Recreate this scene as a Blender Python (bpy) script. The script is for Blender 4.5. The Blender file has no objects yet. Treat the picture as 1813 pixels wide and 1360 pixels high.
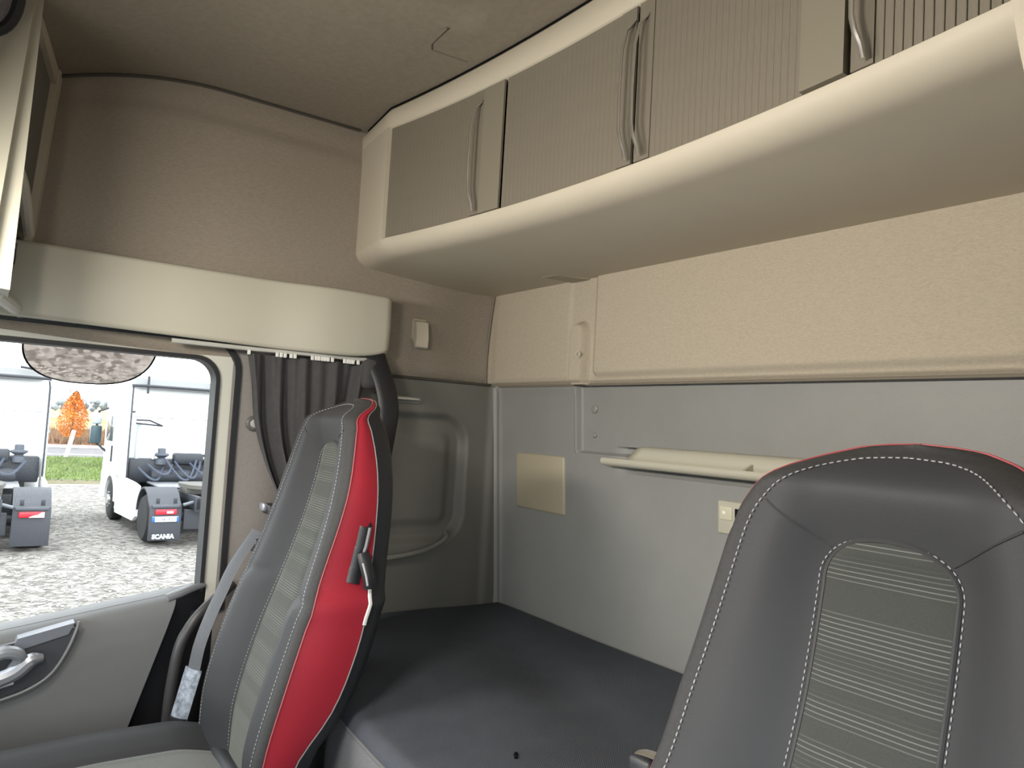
import bpy, bmesh, math, random
from mathutils import Vector, Matrix
random.seed(7)
sc = bpy.context.scene
COL = sc.collection
pi = math.pi

# ------------------------------------------------------------------ camera, sky, exposure
CAM = Vector((2.05, -1.38, 1.40))
FOC = 1340.0
YAW, PITCH, ROLL = (math.radians(a) for a in (35.2, 3.4, 3.3))
fwd = Vector((-math.cos(YAW) * math.cos(PITCH), math.sin(YAW) * math.cos(PITCH), math.sin(PITCH)))
rgt = Vector((math.sin(YAW), math.cos(YAW), 0))
upv = rgt.cross(fwd)
r2 = rgt * math.cos(ROLL) + upv * math.sin(ROLL)
u2 = -rgt * math.sin(ROLL) + upv * math.cos(ROLL)
cam = bpy.data.cameras.new('camera')
cam.sensor_fit = 'HORIZONTAL'; cam.sensor_width = 36.0; cam.lens = FOC / 1813 * 36
cam.clip_start = 0.02; cam.clip_end = 2000
camo = bpy.data.objects.new('camera', cam); COL.objects.link(camo)
camo.matrix_world = Matrix(((r2.x, u2.x, -fwd.x, CAM.x), (r2.y, u2.y, -fwd.y, CAM.y), (r2.z, u2.z, -fwd.z, CAM.z), (0, 0, 0, 1)))
sc.camera = camo

SKY = 12.0
w = bpy.data.worlds.new('overcast'); sc.world = w; w.use_nodes = True
wn = w.node_tree.nodes; wl = w.node_tree.links
wn['Background'].inputs['Color'].default_value = (0.95, 0.985, 1.0, 1)
wn['Background'].inputs['Strength'].default_value = SKY

vs = sc.view_settings
vs.view_transform = 'Standard'; vs.look = 'None'; vs.gamma = 1.0; vs.use_curve_mapping = False
vs.exposure = 0.0
def portal(name, loc, normal, sx, sy):
    # sampling portal: emits nothing, only steers sky samples through a window opening
    l = bpy.data.lights.new(name, 'AREA'); l.shape = 'RECTANGLE'; l.size = sx; l.size_y = sy; l.cycles.is_portal = True
    o = bpy.data.objects.new(name, l); COL.objects.link(o); o.location = loc
    o.rotation_euler = Vector(normal).to_track_quat('-Z', 'Y').to_euler(); return o
portal('windscreen_portal', (1.06, -2.26, 1.45), (0, 1, 0), 2.1, 1.0)
portal('side_window_portal', (-0.17, -1.40, 1.22), (1, 0, 0), 1.2, 0.8)
portal('driver_window_portal', (2.29, -1.40, 1.22), (-1, 0, 0), 1.2, 0.8)
sc.cycles.max_bounces = 10; sc.cycles.diffuse_bounces = 6; sc.cycles.glossy_bounces = 4; sc.cycles.transparent_max_bounces = 12
sc.cycles.caustics_reflective = False; sc.cycles.caustics_refractive = False
sc.cycles.sample_clamp_indirect = 6.0

# ------------------------------------------------------------------ materials
MATS = {}
def srgb(r, g, b):
    f = lambda c: (c / 255 / 12.92) if c / 255 <= 0.04045 else ((c / 255 + 0.055) / 1.055) ** 2.4
    return (f(r), f(g), f(b), 1)

def mat(name, col, rough=0.6, metal=0.0, nscale=0, namp=0.0, bump=0.0, bscale=400, spec=0.5, sheen=0.0, stretch=None, coat=0.0):
    if name in MATS: return MATS[name]
    m = bpy.data.materials.new(name); m.use_nodes = True
    nt = m.node_tree; b = nt.nodes['Principled BSDF']
    col = col if len(col) == 4 else (*col, 1)
    b.inputs['Base Color'].default_value = col
    b.inputs['Roughness'].default_value = rough; b.inputs['Metallic'].default_value = metal
    b.inputs['Specular IOR Level'].default_value = spec
    b.inputs['Sheen Weight'].default_value = sheen
    b.inputs['Coat Weight'].default_value = coat
    tc = nt.nodes.new('ShaderNodeTexCoord')
    src = tc.outputs['Object']
    if stretch:
        mp = nt.nodes.new('ShaderNodeMapping'); mp.inputs['Scale'].default_value = stretch
        nt.links.new(src, mp.inputs['Vector']); src = mp.outputs['Vector']
    if namp > 0:
        n = nt.nodes.new('ShaderNodeTexNoise'); n.inputs['Scale'].default_value = nscale; n.inputs['Detail'].default_value = 6
        n.inputs['Roughness'].default_value = 0.62
        nt.links.new(src, n.inputs['Vector'])
        r = nt.nodes.new('ShaderNodeValToRGB')
        lo = [max(0, c * (1 - namp)) for c in col[:3]]; hi = [min(1, c * (1 + namp)) for c in col[:3]]
        r.color_ramp.elements[0].position = 0.3; r.color_ramp.elements[1].position = 0.7
        r.color_ramp.elements[0].color = (*lo, 1); r.color_ramp.elements[1].color = (*hi, 1)
        nt.links.new(n.outputs['Fac'], r.inputs['Fac']); nt.links.new(r.outputs['Color'], b.inputs['Base Color'])
    if bump > 0:
        n2 = nt.nodes.new('ShaderNodeTexNoise'); n2.inputs['Scale'].default_value = bscale; n2.inputs['Detail'].default_value = 3
        nt.links.new(src, n2.inputs['Vector'])
        bp = nt.nodes.new('ShaderNodeBump'); bp.inputs['Strength'].default_value = bump; bp.inputs['Distance'].default_value = 0.001
        nt.links.new(n2.outputs['Fac'], bp.inputs['Height']); nt.links.new(bp.outputs['Normal'], b.inputs['Normal'])
    MATS[name] = m
    return m

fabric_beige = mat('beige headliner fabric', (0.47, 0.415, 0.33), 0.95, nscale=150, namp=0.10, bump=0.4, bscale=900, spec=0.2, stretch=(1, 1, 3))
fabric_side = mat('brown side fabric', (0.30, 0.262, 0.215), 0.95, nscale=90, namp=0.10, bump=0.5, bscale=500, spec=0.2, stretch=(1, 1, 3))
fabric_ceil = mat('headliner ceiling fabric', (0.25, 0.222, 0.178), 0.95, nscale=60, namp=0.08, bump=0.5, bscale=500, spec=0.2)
plastic_cream = mat('cream moulded plastic', (0.52, 0.475, 0.385), 0.5, nscale=4, namp=0.03, bump=0.12, bscale=700, spec=0.4)
plastic_cream2 = mat('pale cream plastic', (0.48, 0.46, 0.38), 0.45, spec=0.45, bump=0.1, bscale=700)
slat_mat = mat('taupe slat plastic', (0.185, 0.165, 0.13), 0.42, nscale=200, namp=0.10, spec=0.5, stretch=(3, 3, 0.15))
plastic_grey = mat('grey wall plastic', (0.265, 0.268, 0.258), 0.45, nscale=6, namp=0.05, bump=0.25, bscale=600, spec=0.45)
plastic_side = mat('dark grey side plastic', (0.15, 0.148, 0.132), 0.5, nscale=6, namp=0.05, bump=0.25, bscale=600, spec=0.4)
door_grey = mat('door panel grey', (0.155, 0.16, 0.163), 0.6, nscale=8, namp=0.04, bump=0.3, bscale=700, spec=0.4)
door_blue = mat('door switch grey', (0.085, 0.09, 0.105), 0.5, bump=0.2, bscale=700)
black_rub = mat('black rubber', (0.012, 0.013, 0.016), 0.55)
black_pl = mat('black plastic', (0.014, 0.015, 0.018), 0.45, bump=0.2, bscale=600)
dark_gap = mat('dark gap', (0.006, 0.006, 0.006), 0.9, spec=0.1)
chrome = mat('chrome', (0.88, 0.87, 0.84), 0.33, metal=1.0)
satin = mat('satin silver plastic', (0.45, 0.47, 0.52), 0.3, metal=0.6)
seat_grey = mat('grey seat leathercloth', (0.033, 0.034, 0.037), 0.6, nscale=10, namp=0.04, bump=0.25, bscale=900, spec=0.25)
seat_grey2 = mat('dark seat bolster cloth', (0.034, 0.034, 0.035), 0.7, nscale=200, namp=0.15, bump=0.4, bscale=900, spec=0.3)
red_mat = mat('red leather', (0.30, 0.014, 0.028), 0.5, nscale=8, namp=0.06, bump=0.3, bscale=800, spec=0.4)
stitch_mat = mat('pale grey thread', (0.30, 0.30, 0.31), 0.8)
curtain_mat = mat('charcoal curtain', (0.060, 0.059, 0.060), 0.75, nscale=60, namp=0.10, bump=0.3, bscale=800, sheen=0.15, spec=0.2)
pillar_mat = mat('grey pillar trim', (0.235, 0.22, 0.205), 0.85, nscale=120, namp=0.06, bump=0.4, bscale=600, spec=0.2)
white_door = mat('off white painted frame', (0.62, 0.62, 0.55), 0.4)
belt_mat = mat('seat belt webbing', (0.09, 0.096, 0.108), 0.55, nscale=300, namp=0.2, stretch=(1, 1, 3))
floor_mat = mat('rubber floor', (0.03, 0.03, 0.032), 0.8, nscale=40, namp=0.1)
film_mat = mat('crinkled clear film', (0.30, 0.34, 0.40), 0.12, nscale=60, namp=0.6, bump=1.0, bscale=60, spec=1.0, coat=0.6)

def ribbed(name, col, freq, amp, axis, colamp=0.0, rough=0.85):
    """textile with fine parallel ribs along one object axis"""
    m = bpy.data.materials.new(name); m.use_nodes = True
    nt = m.node_tree; b = nt.nodes['Principled BSDF']
    b.inputs['Roughness'].default_value = rough; b.inputs['Specular IOR Level'].default_value = 0.25
    tc = nt.nodes.new('ShaderNodeTexCoord'); wv = nt.nodes.new('ShaderNodeTexWave')
    wv.bands_direction = axis; wv.inputs['Scale'].default_value = freq; wv.inputs['Distortion'].default_value = 0.6
    wv.inputs['Detail'].default_value = 1; wv.inputs['Detail Scale'].default_value = 4
    nt.links.new(tc.outputs['Object'], wv.inputs['Vector'])
    r = nt.nodes.new('ShaderNodeValToRGB')
    r.color_ramp.elements[0].color = (*[c * (1 - colamp) for c in col], 1)
    r.color_ramp.elements[1].color = (*[min(1, c * (1 + colamp)) for c in col], 1)
    nt.links.new(wv.outputs['Fac'], r.inputs['Fac'])
    nz = nt.nodes.new('ShaderNodeTexNoise'); nz.inputs['Scale'].default_value = 14
    nt.links.new(tc.outputs['Object'], nz.inputs['Vector'])
    mx = nt.nodes.new('ShaderNodeMixRGB'); mx.blend_type = 'MULTIPLY'; mx.inputs['Fac'].default_value = 0.25
    nt.links.new(r.outputs['Color'], mx.inputs[1]); nt.links.new(nz.outputs['Fac'], mx.inputs[2])
    nt.links.new(mx.outputs[0], b.inputs['Base Color'])
    bp = nt.nodes.new('ShaderNodeBump'); bp.inputs['Strength'].default_value = amp; bp.inputs['Distance'].default_value = 0.001
    nt.links.new(wv.outputs['Fac'], bp.inputs['Height']); nt.links.new(bp.outputs['Normal'], b.inputs['Normal'])
    return m
mattress_mat = ribbed('charcoal ribbed mattress cover', (0.078, 0.088, 0.106), 150, 0.5, 'DIAGONAL', 0.30)
def insert_material():
    """grey textile with uneven pale pin stripes woven across"""
    m = bpy.data.materials.new('pin striped seat textile'); m.use_nodes = True
    nt = m.node_tree; b = nt.nodes['Principled BSDF']; L = nt.links
    b.inputs['Roughness'].default_value = 0.85; b.inputs['Specular IOR Level'].default_value = 0.25
    b.inputs['Sheen Weight'].default_value = 0.35; b.inputs['Sheen Roughness'].default_value = 0.4; b.inputs['Sheen Tint'].default_value = (0.85, 0.9, 0.8, 1)
    tc = nt.nodes.new('ShaderNodeTexCoord')
    sx = nt.nodes.new('ShaderNodeSeparateXYZ'); L.new(tc.outputs['Object'], sx.inputs[0])
    # fine periodic lines
    mu = nt.nodes.new('ShaderNodeMath'); mu.operation = 'MULTIPLY'; mu.inputs[1].default_value = 210.0; L.new(sx.outputs['Z'], mu.inputs[0])
    fr = nt.nodes.new('ShaderNodeMath'); fr.operation = 'FRACT'; L.new(mu.outputs[0], fr.inputs[0])
    lt = nt.nodes.new('ShaderNodeMath'); lt.operation = 'LESS_THAN'; lt.inputs[1].default_value = 0.22; L.new(fr.outputs[0], lt.inputs[0])
    # slow 1D noise groups the lines
    cb = nt.nodes.new('ShaderNodeCombineXYZ'); L.new(sx.outputs['Z'], cb.inputs['Z'])
    nz = nt.nodes.new('ShaderNodeTexNoise'); nz.inputs['Scale'].default_value = 30; nz.inputs['Detail'].default_value = 2; L.new(cb.outputs[0], nz.inputs['Vector'])
    gt = nt.nodes.new('ShaderNodeMapRange'); gt.inputs[1].default_value = 0.42; gt.inputs[2].default_value = 0.56; L.new(nz.outputs['Fac'], gt.inputs[0])
    ml = nt.nodes.new('ShaderNodeMath'); ml.operation = 'MULTIPLY'; L.new(lt.outputs[0], ml.inputs[0]); L.new(gt.outputs[0], ml.inputs[1])
    n2 = nt.nodes.new('ShaderNodeTexNoise'); n2.inputs['Scale'].default_value = 900; L.new(tc.outputs['Object'], n2.inputs['Vector'])
    rp = nt.nodes.new('ShaderNodeValToRGB'); rp.color_ramp.elements[0].color = (0.030, 0.032, 0.030, 1); rp.color_ramp.elements[1].color = (0.055, 0.058, 0.053, 1)
    L.new(n2.outputs['Fac'], rp.inputs['Fac'])
    mx = nt.nodes.new('ShaderNodeMixRGB'); L.new(ml.outputs[0], mx.inputs[0]); L.new(rp.outputs[0], mx.inputs[1]); mx.inputs[2].default_value = (0.13, 0.135, 0.13, 1)
    L.new(mx.outputs[0], b.inputs['Base Color'])
    bp = nt.nodes.new('ShaderNodeBump'); bp.inputs['Strength'].default_value = 0.4; bp.inputs['Distance'].default_value = 0.001
    L.new(fr.outputs[0], bp.inputs['Height']); L.new(bp.outputs['Normal'], b.inputs['Normal'])
    return m
insert_mat = insert_material()
def window_glass(name, tint, refl):
    m = bpy.data.materials.new(name); m.use_nodes = True
    nt = m.node_tree; nt.nodes.remove(nt.nodes['Principled BSDF'])
    t = nt.nodes.new('ShaderNodeBsdfTransparent'); t.inputs[0].default_value = tint
    g = nt.nodes.new('ShaderNodeBsdfGlossy'); g.inputs['Roughness'].default_value = 0.02
    fr = nt.nodes.new('ShaderNodeFresnel'); fr.inputs[0].default_value = 1.45
    mm = nt.nodes.new('ShaderNodeMath'); mm.operation = 'MULTIPLY'; mm.inputs[1].default_value = refl
    nt.links.new(fr.outputs[0], mm.inputs[0])
    mx = nt.nodes.new('ShaderNodeMixShader')
    nt.links.new(mm.outputs[0], mx.inputs[0]); nt.links.new(t.outputs[0], mx.inputs[1]); nt.links.new(g.outputs[0], mx.inputs[2])
    nt.links.new(mx.outputs[0], nt.nodes['Material Output'].inputs['Surface'])
    return m
glass_mat = window_glass('tinted side glass', (0.67, 0.68, 0.685, 1), 0.12)  # tint added to hold down the bright view outside
screen_mat = window_glass('clear windscreen glass', (0.96, 0.97, 0.97, 1), 0.5)
mirror_mat = mat('mirror glass', (0.62, 0.56, 0.53), 0.03, metal=1.0)

# ------------------------------------------------------------------ mesh helpers
class MB:
    def __init__(s): s.v = []; s.f = []
    def add(s, vf):
        n = len(s.v); s.v += [tuple(p) for p in vf[0]]; s.f += [tuple(i + n for i in q) for q in vf[1]]; return s

def rbox(x0, x1, y0, y1, z0, z1, r=0.005, seg=2):
    bm = bmesh.new(); bmesh.ops.create_cube(bm, size=1)
    sx, sy, sz = abs(x1 - x0), abs(y1 - y0), abs(z1 - z0)
    for v in bm.verts: v.co = Vector((v.co.x * sx + (x0 + x1) / 2, v.co.y * sy + (y0 + y1) / 2, v.co.z * sz + (z0 + z1) / 2))
    r = min(r, 0.45 * min(sx, sy, sz))
    if r > 0: bmesh.ops.bevel(bm, geom=list(bm.edges), offset=r, segments=seg, profile=0.5, affect='EDGES')
    bmesh.ops.recalc_face_normals(bm, faces=bm.faces)
    bm.verts.index_update()
    out = ([v.co.copy() for v in bm.verts], [[v.index for v in f.verts] for f in bm.faces]); bm.free()
    return out

def tube(pts, r, n=8, cap=True, flat=None):
    """pts polyline; r radius or list; flat=(a,b,dir): elliptical cross-section with major axis near dir"""
    pts = [Vector(p) for p in pts]; V = []; Fc = []
    if n >= 8 and 3 <= len(pts) <= 12:        # round off short hand-placed paths
        rl = list(r) if isinstance(r, (list, tuple)) else [r] * len(pts)
        ks = list(range(len(pts))); fine = lin(0, len(pts) - 1, (len(pts) - 1) * 5 + 1)
        pts = [Vector([sinterp(t, ks, [q[a] for q in pts]) for a in range(3)]) for t in fine]
        r = [max(1e-4, sinterp(t, ks, rl)) for t in fine]
    rs = r if isinstance(r, (list, tuple)) else [r] * len(pts)
    prev = None
    for i, p in enumerate(pts):
        t = (pts[min(i + 1, len(pts) - 1)] - pts[max(i - 1, 0)]).normalized()
        if flat is not None:
            a = Vector(flat[2]); a = (a - t * a.dot(t)).normalized()
        elif prev is None:
            a = t.orthogonal().normalized()
        else:
            a = (prev - t * prev.dot(t)).normalized()
        prev = a; b = t.cross(a)
        ra, rb = (flat[0], flat[1]) if flat is not None else (1, 1)
        for k in range(n):
            th = 2 * pi * k / n
            V.append(p + (a * math.cos(th) * ra + b * math.sin(th) * rb) * rs[i])
    for i in range(len(pts) - 1):
        for k in range(n):
            Fc.append((i * n + k, i * n + (k + 1) % n, (i + 1) * n + (k + 1) % n, (i + 1) * n + k))
    if cap:
        Fc.append(tuple(reversed(range(n)))); Fc.append(tuple(range((len(pts) - 1) * n, len(pts) * n)))
    return V, Fc

def grid(fn, us, vs_, flip=False):
    V = []; Fc = []; nv = len(vs_)
    for u in us:
        for v in vs_: V.append(Vector(fn(u, v)))
    for i in range(len(us) - 1):
        for j in range(nv - 1):
            q = (i * nv + j, (i + 1) * nv + j, (i + 1) * nv + j + 1, i * nv + j + 1)
            Fc.append(tuple(reversed(q)) if flip else q)
    return V, Fc

def prism(poly, axis, a, b):
    """extrude a 2-D outline along axis x / y / z from a to b"""
    n = len(poly)
    mk = {'x': lambda p, t: (t, p[0], p[1]), 'y': lambda p, t: (p[0], t, p[1]), 'z': lambda p, t: (p[0], p[1], t)}[axis]
    V = [Vector(mk(p, a)) for p in poly] + [Vector(mk(p, b)) for p in poly]
    Fc = [tuple(range(n)), tuple(reversed(range(n, 2 * n)))] + [(i, i + n, (i + 1) % n + n, (i + 1) % n) for i in range(n)]
    return V, Fc

def lathe(prof, c, axis='z', n=16):
    """prof: list of (radius, height)"""
    V = []; Fc = []; c = Vector(c)
    for (r, h) in prof:
        for k in range(n):
            th = 2 * pi * k / n; a, b = r * math.cos(th), r * math.sin(th)
            V.append(c + Vector({'z': (a, b, h), 'x': (h, a, b), 'y': (a, h, b)}[axis]))
    for i in range(len(prof) - 1):
        for k in range(n): Fc.append((i * n + k, i * n + (k + 1) % n, (i + 1) * n + (k + 1) % n, (i + 1) * n + k))
    Fc.append(tuple(reversed(range(n)))); Fc.append(tuple(range((len(prof) - 1) * n, len(prof) * n)))
    return V, Fc

def lin(a, b, n): return [a + (b - a) * i / (n - 1) for i in range(n)]
def interp(x, xs, ys):
    if x <= xs[0]: return ys[0]
    for i in range(len(xs) - 1):
        if x <= xs[i + 1]:
            return ys[i] + (ys[i + 1] - ys[i]) * (x - xs[i]) / (xs[i + 1] - xs[i])
    return ys[-1]
def sinterp(x, xs, ys):
    """smooth (Catmull-Rom-like, monotone tangents averaged) interpolation"""
    if x <= xs[0]: return ys[0]
    if x >= xs[-1]: return ys[-1]
    i = 0
    while x > xs[i + 1]: i += 1
    def slope(k):
        if k == 0: return (ys[1] - ys[0]) / (xs[1] - xs[0])
        if k == len(xs) - 1: return (ys[-1] - ys[-2]) / (xs[-1] - xs[-2])
        return (ys[k + 1] - ys[k - 1]) / (xs[k + 1] - xs[k - 1])
    h = xs[i + 1] - xs[i]; t = (x - xs[i]) / h
    return ((2 * t**3 - 3 * t**2 + 1) * ys[i] + (t**3 - 2 * t**2 + t) * h * slope(i) + (-2 * t**3 + 3 * t**2) * ys[i + 1] + (t**3 - t**2) * h * slope(i + 1))
def ss(a, b, x):
    t = max(0.0, min(1.0, (x - a) / (b - a))); return t * t * (3 - 2 * t)

def obj(name, vf, m, parent=None, smooth=True, label=None, cat=None, group=None, kind=None, sharp=35, fix=True):
    V, Fc = (vf.v, vf.f) if isinstance(vf, MB) else vf
    me = bpy.data.meshes.new(name)
    off = Vector((0, 0, 0))
    q = parent
    while q is not None: off = off + q.location; q = q.parent
    me.from_pydata([tuple(Vector(v) - off) for v in V], [], [tuple(f) for f in Fc]); me.update()
    if fix:
        bm = bmesh.new(); bm.from_mesh(me); bmesh.ops.recalc_face_normals(bm, faces=bm.faces); bm.to_mesh(me); bm.free()
    if smooth:
        me.polygons.foreach_set('use_smooth', [True] * len(me.polygons))
        me.set_sharp_from_angle(angle=math.radians(sharp))
    me.materials.append(m)
    o = bpy.data.objects.new(name, me); COL.objects.link(o)
    if parent is not None: o.parent = parent
    return tag(o, label, cat, group, kind)

def tag(o, label=None, cat=None, group=None, kind=None):
    if label: o['label'] = label
    if cat: o['category'] = cat
    if group: o['group'] = group
    if kind: o['kind'] = kind
    return o

def empty(name, loc, label=None, cat=None, group=None, kind=None, parent=None):
    o = bpy.data.objects.new(name, None); COL.objects.link(o); o.empty_display_size = 0.05
    off = Vector((0, 0, 0)); q = parent
    while q is not None: off = off + q.location; q = q.parent
    o.location = Vector(loc) - off
    if parent is not None: o.parent = parent
    return tag(o, label, cat, group, kind)

def dashes(pts, length, gap, r, out=None):
    """short thread stitches along a polyline"""
    pts = [Vector(p) for p in pts]; m = MB(); d = 0.0; on = None
    seglen = [(pts[i + 1] - pts[i]).length for i in range(len(pts) - 1)]
    tot = sum(seglen)
    def at(s):
        for i, L in enumerate(seglen):
            if s <= L or i == len(seglen) - 1: return pts[i].lerp(pts[i + 1], min(1, s / max(L, 1e-9)))
            s -= L
    s = 0
    while s + length < tot:
        a, b = at(s), at(s + length)
        mid = (a + b) / 2 + (Vector(out) * r * 0.5 if out else Vector())
        m.add(tube([a, mid, b], [r * 0.6, r, r * 0.6], 5)); s += length + gap
    return m

# ------------------------------------------------------------------ cab shell
W = 2.12
ZC = 2.245
def ceil_z(x, y):
    return ZC - 0.55 * max(0.0, -0.9 - y) ** 2 + 0.02 * math.sin(pi * max(0, min(1, x / W)))
fl = obj('floor', rbox(-0.05, W + 0.05, -2.2, 0.12, -0.08, 0.0, 0.004), floor_mat, kind='structure')

# rear wall: slab, lower plastic panel, padded upper fabric panel
wr = obj('wall_rear', rbox(-0.12, W + 0.12, 0.12, 0.17, -0.08, 2.4, 0.0), mat('cab body', (0.5, 0.5, 0.5), 0.6), kind='structure')
def rear_low(x, z):
    y = 0.006 + (1.535 - z) * 0.072
    # upper right field is set back behind a ledge and a vertical rib
    y += 0.016 * ss(0.400, 0.412, x) * ss(1.342, 1.352, z)
    y -= 0.006 * math.exp(-((x - 0.404) / 0.006) ** 2) * ss(1.340, 1.350, z)
    y -= 0.016 * (1 - ss(0.0, 0.03, x))
    y += 0.045 * ss(0.575, 0.60, x) * (1 - ss(1.38, 1.40, x)) * ss(1.318, 1.322, z) * (1 - ss(1.366, 1.370, z))
    y -= 0.004 * (1 - ss(0.40, 0.404, x)) * ss(1.5, 1.53, z)
    return (x, y, z)
xs = sorted(set([round(v, 4) for v in lin(0.0, 0.37, 30) + lin(0.37, 0.44, 40) + lin(0.44, W, 60)]))
zs = sorted(set([round(v, 4) for v in lin(0.55, 1.32, 40) + lin(1.32, 1.37, 20) + lin(1.37, 1.536, 30)]))
lp = obj('lower_panel', grid(rear_low, xs, zs), plastic_grey, wr)
def rear_up(x, z):
    y = -0.004
    # right padded field, inset rounded edge at its lower left
    ex = min(x - 0.478, 0.2); ez = min(z - 1.549, 0.2)
    rr = 0.03
    if ex < rr and ez < rr and ex > 0 and ez > 0: d = rr - math.hypot(rr - ex, rr - ez)
    else: d = min(ex, ez)
    puff = ss(0.0, 0.022, d)
    y -= 0.012 * puff
    # moulded vertical boss
    bx = abs(x - 0.433); top = 1.712
    dd = 0.034 - (bx if z < top - 0.034 else math.hypot(bx, z - (top - 0.034)))
    y -= 0.030 * ss(-0.004, 0.014, dd)
    # left field
    y -= 0.006 * ss(-0.03, 0.01, x) * (1 - ss(0.37, 0.385, x)) * ss(1.54, 1.56, z)
    y += 0.012 * (1 - ss(1.536, 1.548, z))
    return (x, y, z)
xs = sorted(set([round(v, 4) for v in lin(-0.06, 0.36, 30) + lin(0.36, 0.52, 64) + lin(0.52, W, 50)]))
zs = sorted(set([round(v, 4) for v in lin(1.534, 1.60, 30) + lin(1.60, 1.74, 50) + lin(1.74, 2.28, 30)]))
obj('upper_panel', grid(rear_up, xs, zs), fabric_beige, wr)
obj('panel_seam', tube([(x, 0.000, 1.5345) for x in lin(-0.02, W, 40)], 0.0035, 6), mat('seam taupe', (0.20, 0.175, 0.14), 0.8), wr)
for z in (1.616,):
    s = obj('screw', lathe([(0.0, 0.0), (0.010, 0.0), (0.010, -0.004), (0.006, -0.0045), (0.0055, -0.001), (0.0, -0.001)], (0.452, -0.033, z), 'y', 16), plastic_cream, wr)
for z, r in ((1.469, 0.013), (1.396, 0.008)):
    obj('screw', lathe([(0.0, 0.004), (r, 0.004), (r, -0.003), (r * 0.6, -0.006), (0.0, -0.006)], (0.463, rear_low(0.463, z)[1], z), 'y', 18), mat('grey screw cap', (0.26, 0.255, 0.235), 0.35), wr)

# passenger side wall (appears at the left)
wlft = obj('wall_left', MB().add(rbox(-0.16, -0.11, -0.83, 0.14, -0.08, 2.4, 0)).add(rbox(-0.16, -0.11, -2.25, -0.82, 1.60, 2.4, 0)).add(rbox(-0.16, -0.11, -2.25, -1.95, -0.08, 2.4, 0)),
           MATS['cab body'], kind='structure')
def side_up(y, z):
    x = -0.045 * ss(-0.30, -0.04, y) * (1 - 0.4 * ss(1.7, 1.83, z))
    x += 0.004 * math.sin(y * 5)
    bz = 2.16 - 0.5 * max(0, -0.95 - y) ** 2
    x -= 0.008 * ss(bz - 0.02, bz + 0.02, z)
    x -= 0.010 * (1 - ss(1.545, 1.56, z))
    return (x, y, z)
ys_ = lin(-2.05, 0.0, 90)
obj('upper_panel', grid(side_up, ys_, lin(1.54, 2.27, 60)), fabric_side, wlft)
def side_low(y, z):
    x = 0.004
    # pressed pocket recess with rounded corners and an inner step
    hy, hz, rc = 0.34, 0.205, 0.10
    qx, qz = abs(y + 0.43) - hy + rc, abs(z - 1.235) - hz + rc
    d = -(math.hypot(max(qx, 0), max(qz, 0)) + min(max(qx, qz), 0) - rc)
    x -= 0.026 * ss(0.0, 0.030, d) - 0.010 * ss(0.050, 0.085, d)
    x += 0.010 * ss(-0.03, 0.0, y)
    return (x, y, z)
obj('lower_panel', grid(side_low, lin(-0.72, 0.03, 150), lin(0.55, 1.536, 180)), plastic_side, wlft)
obj('panel_seam', tube([(0.004, y, 1.537) for y in lin(-0.60, -0.02, 20)], 0.005, 6), mat('seam dark', (0.06, 0.055, 0.045), 0.8), wlft)
obj('corner_strip', tube([(0.008, -0.004 + (1.535 - z) * 0.070, z) for z in lin(0.60, 1.53, 12)], 0.013, 12), plastic_grey, wlft)
obj('corner_seam', tube([(-0.02 - 0.026 * math.sin(pi * min(1, (1.84 - z) / 0.45)), -0.010, z) for z in lin(1.84, 1.54, 24)], 0.004, 6), mat('seam taupe', (0.2, 0.17, 0.14)), wlft)
# ledge of the pocket
pk = [(-0.02, -0.42, 1.000), (0.012, -0.42, 1.000), (0.020, -0.34, 1.003), (0.020, -0.24, 1.018), (0.014, -0.165, 1.048), (-0.01, -0.150, 1.068)]
obj('pocket_rim', tube(pk, 0.008, 10), mat('pocket rim grey', (0.20, 0.198, 0.18), 0.45), wlft)

# B pillar trim
bp = MB().add(grid(lambda y, z: (0.002 + 0.016 * math.sin(pi * ss(-0.85, -0.60, y)), y, z), lin(-0.835, -0.55, 30), lin(0.45, 1.60, 40)))
obj('trim_1', bp, pillar_mat, label='grey fabric-covered pillar trim beside the door window', kind='structure')

# ceiling
ce = obj('ceiling', grid(lambda x, y: (x, y, ceil_z(x, y) + 0.012 * math.exp(-((x - 0.70) / 0.05) ** 2) * ss(-0.56, -0.62, y)),
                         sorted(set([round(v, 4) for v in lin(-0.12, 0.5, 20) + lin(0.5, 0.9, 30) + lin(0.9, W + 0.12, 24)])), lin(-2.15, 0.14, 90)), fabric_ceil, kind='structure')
obj('roof_skin', grid(lambda x, y: (x, y, ceil_z(x, y) + 0.05), lin(-0.16, W + 0.16, 8), lin(-2.3, 0.2, 20)), MATS['cab body'], ce)
obj('ceiling_seam', tube([(0.006, y, ceil_z(0, y) - 0.004) for y in lin(-1.28, -0.53, 60)], 0.0045, 6), mat('seam dark', (0.06, 0.055, 0.045), 0.8), ce)
obj('hatch_seam', tube([(0.64, -0.612, ceil_z(0.6, -0.6) - 0.001), (0.560, -0.606, ceil_z(0.56, -0.6) - 0.001), (0.536, -0.592, ceil_z(0.54, -0.59) - 0.001), (0.538, -0.54, ceil_z(0.54, -0.54) - 0.001), (0.541, -0.500, ceil_z(0.54, -0.5) - 0.001)], 0.0022, 6), mat('seam taupe2', (0.19, 0.16, 0.125), 0.8), ce)

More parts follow.
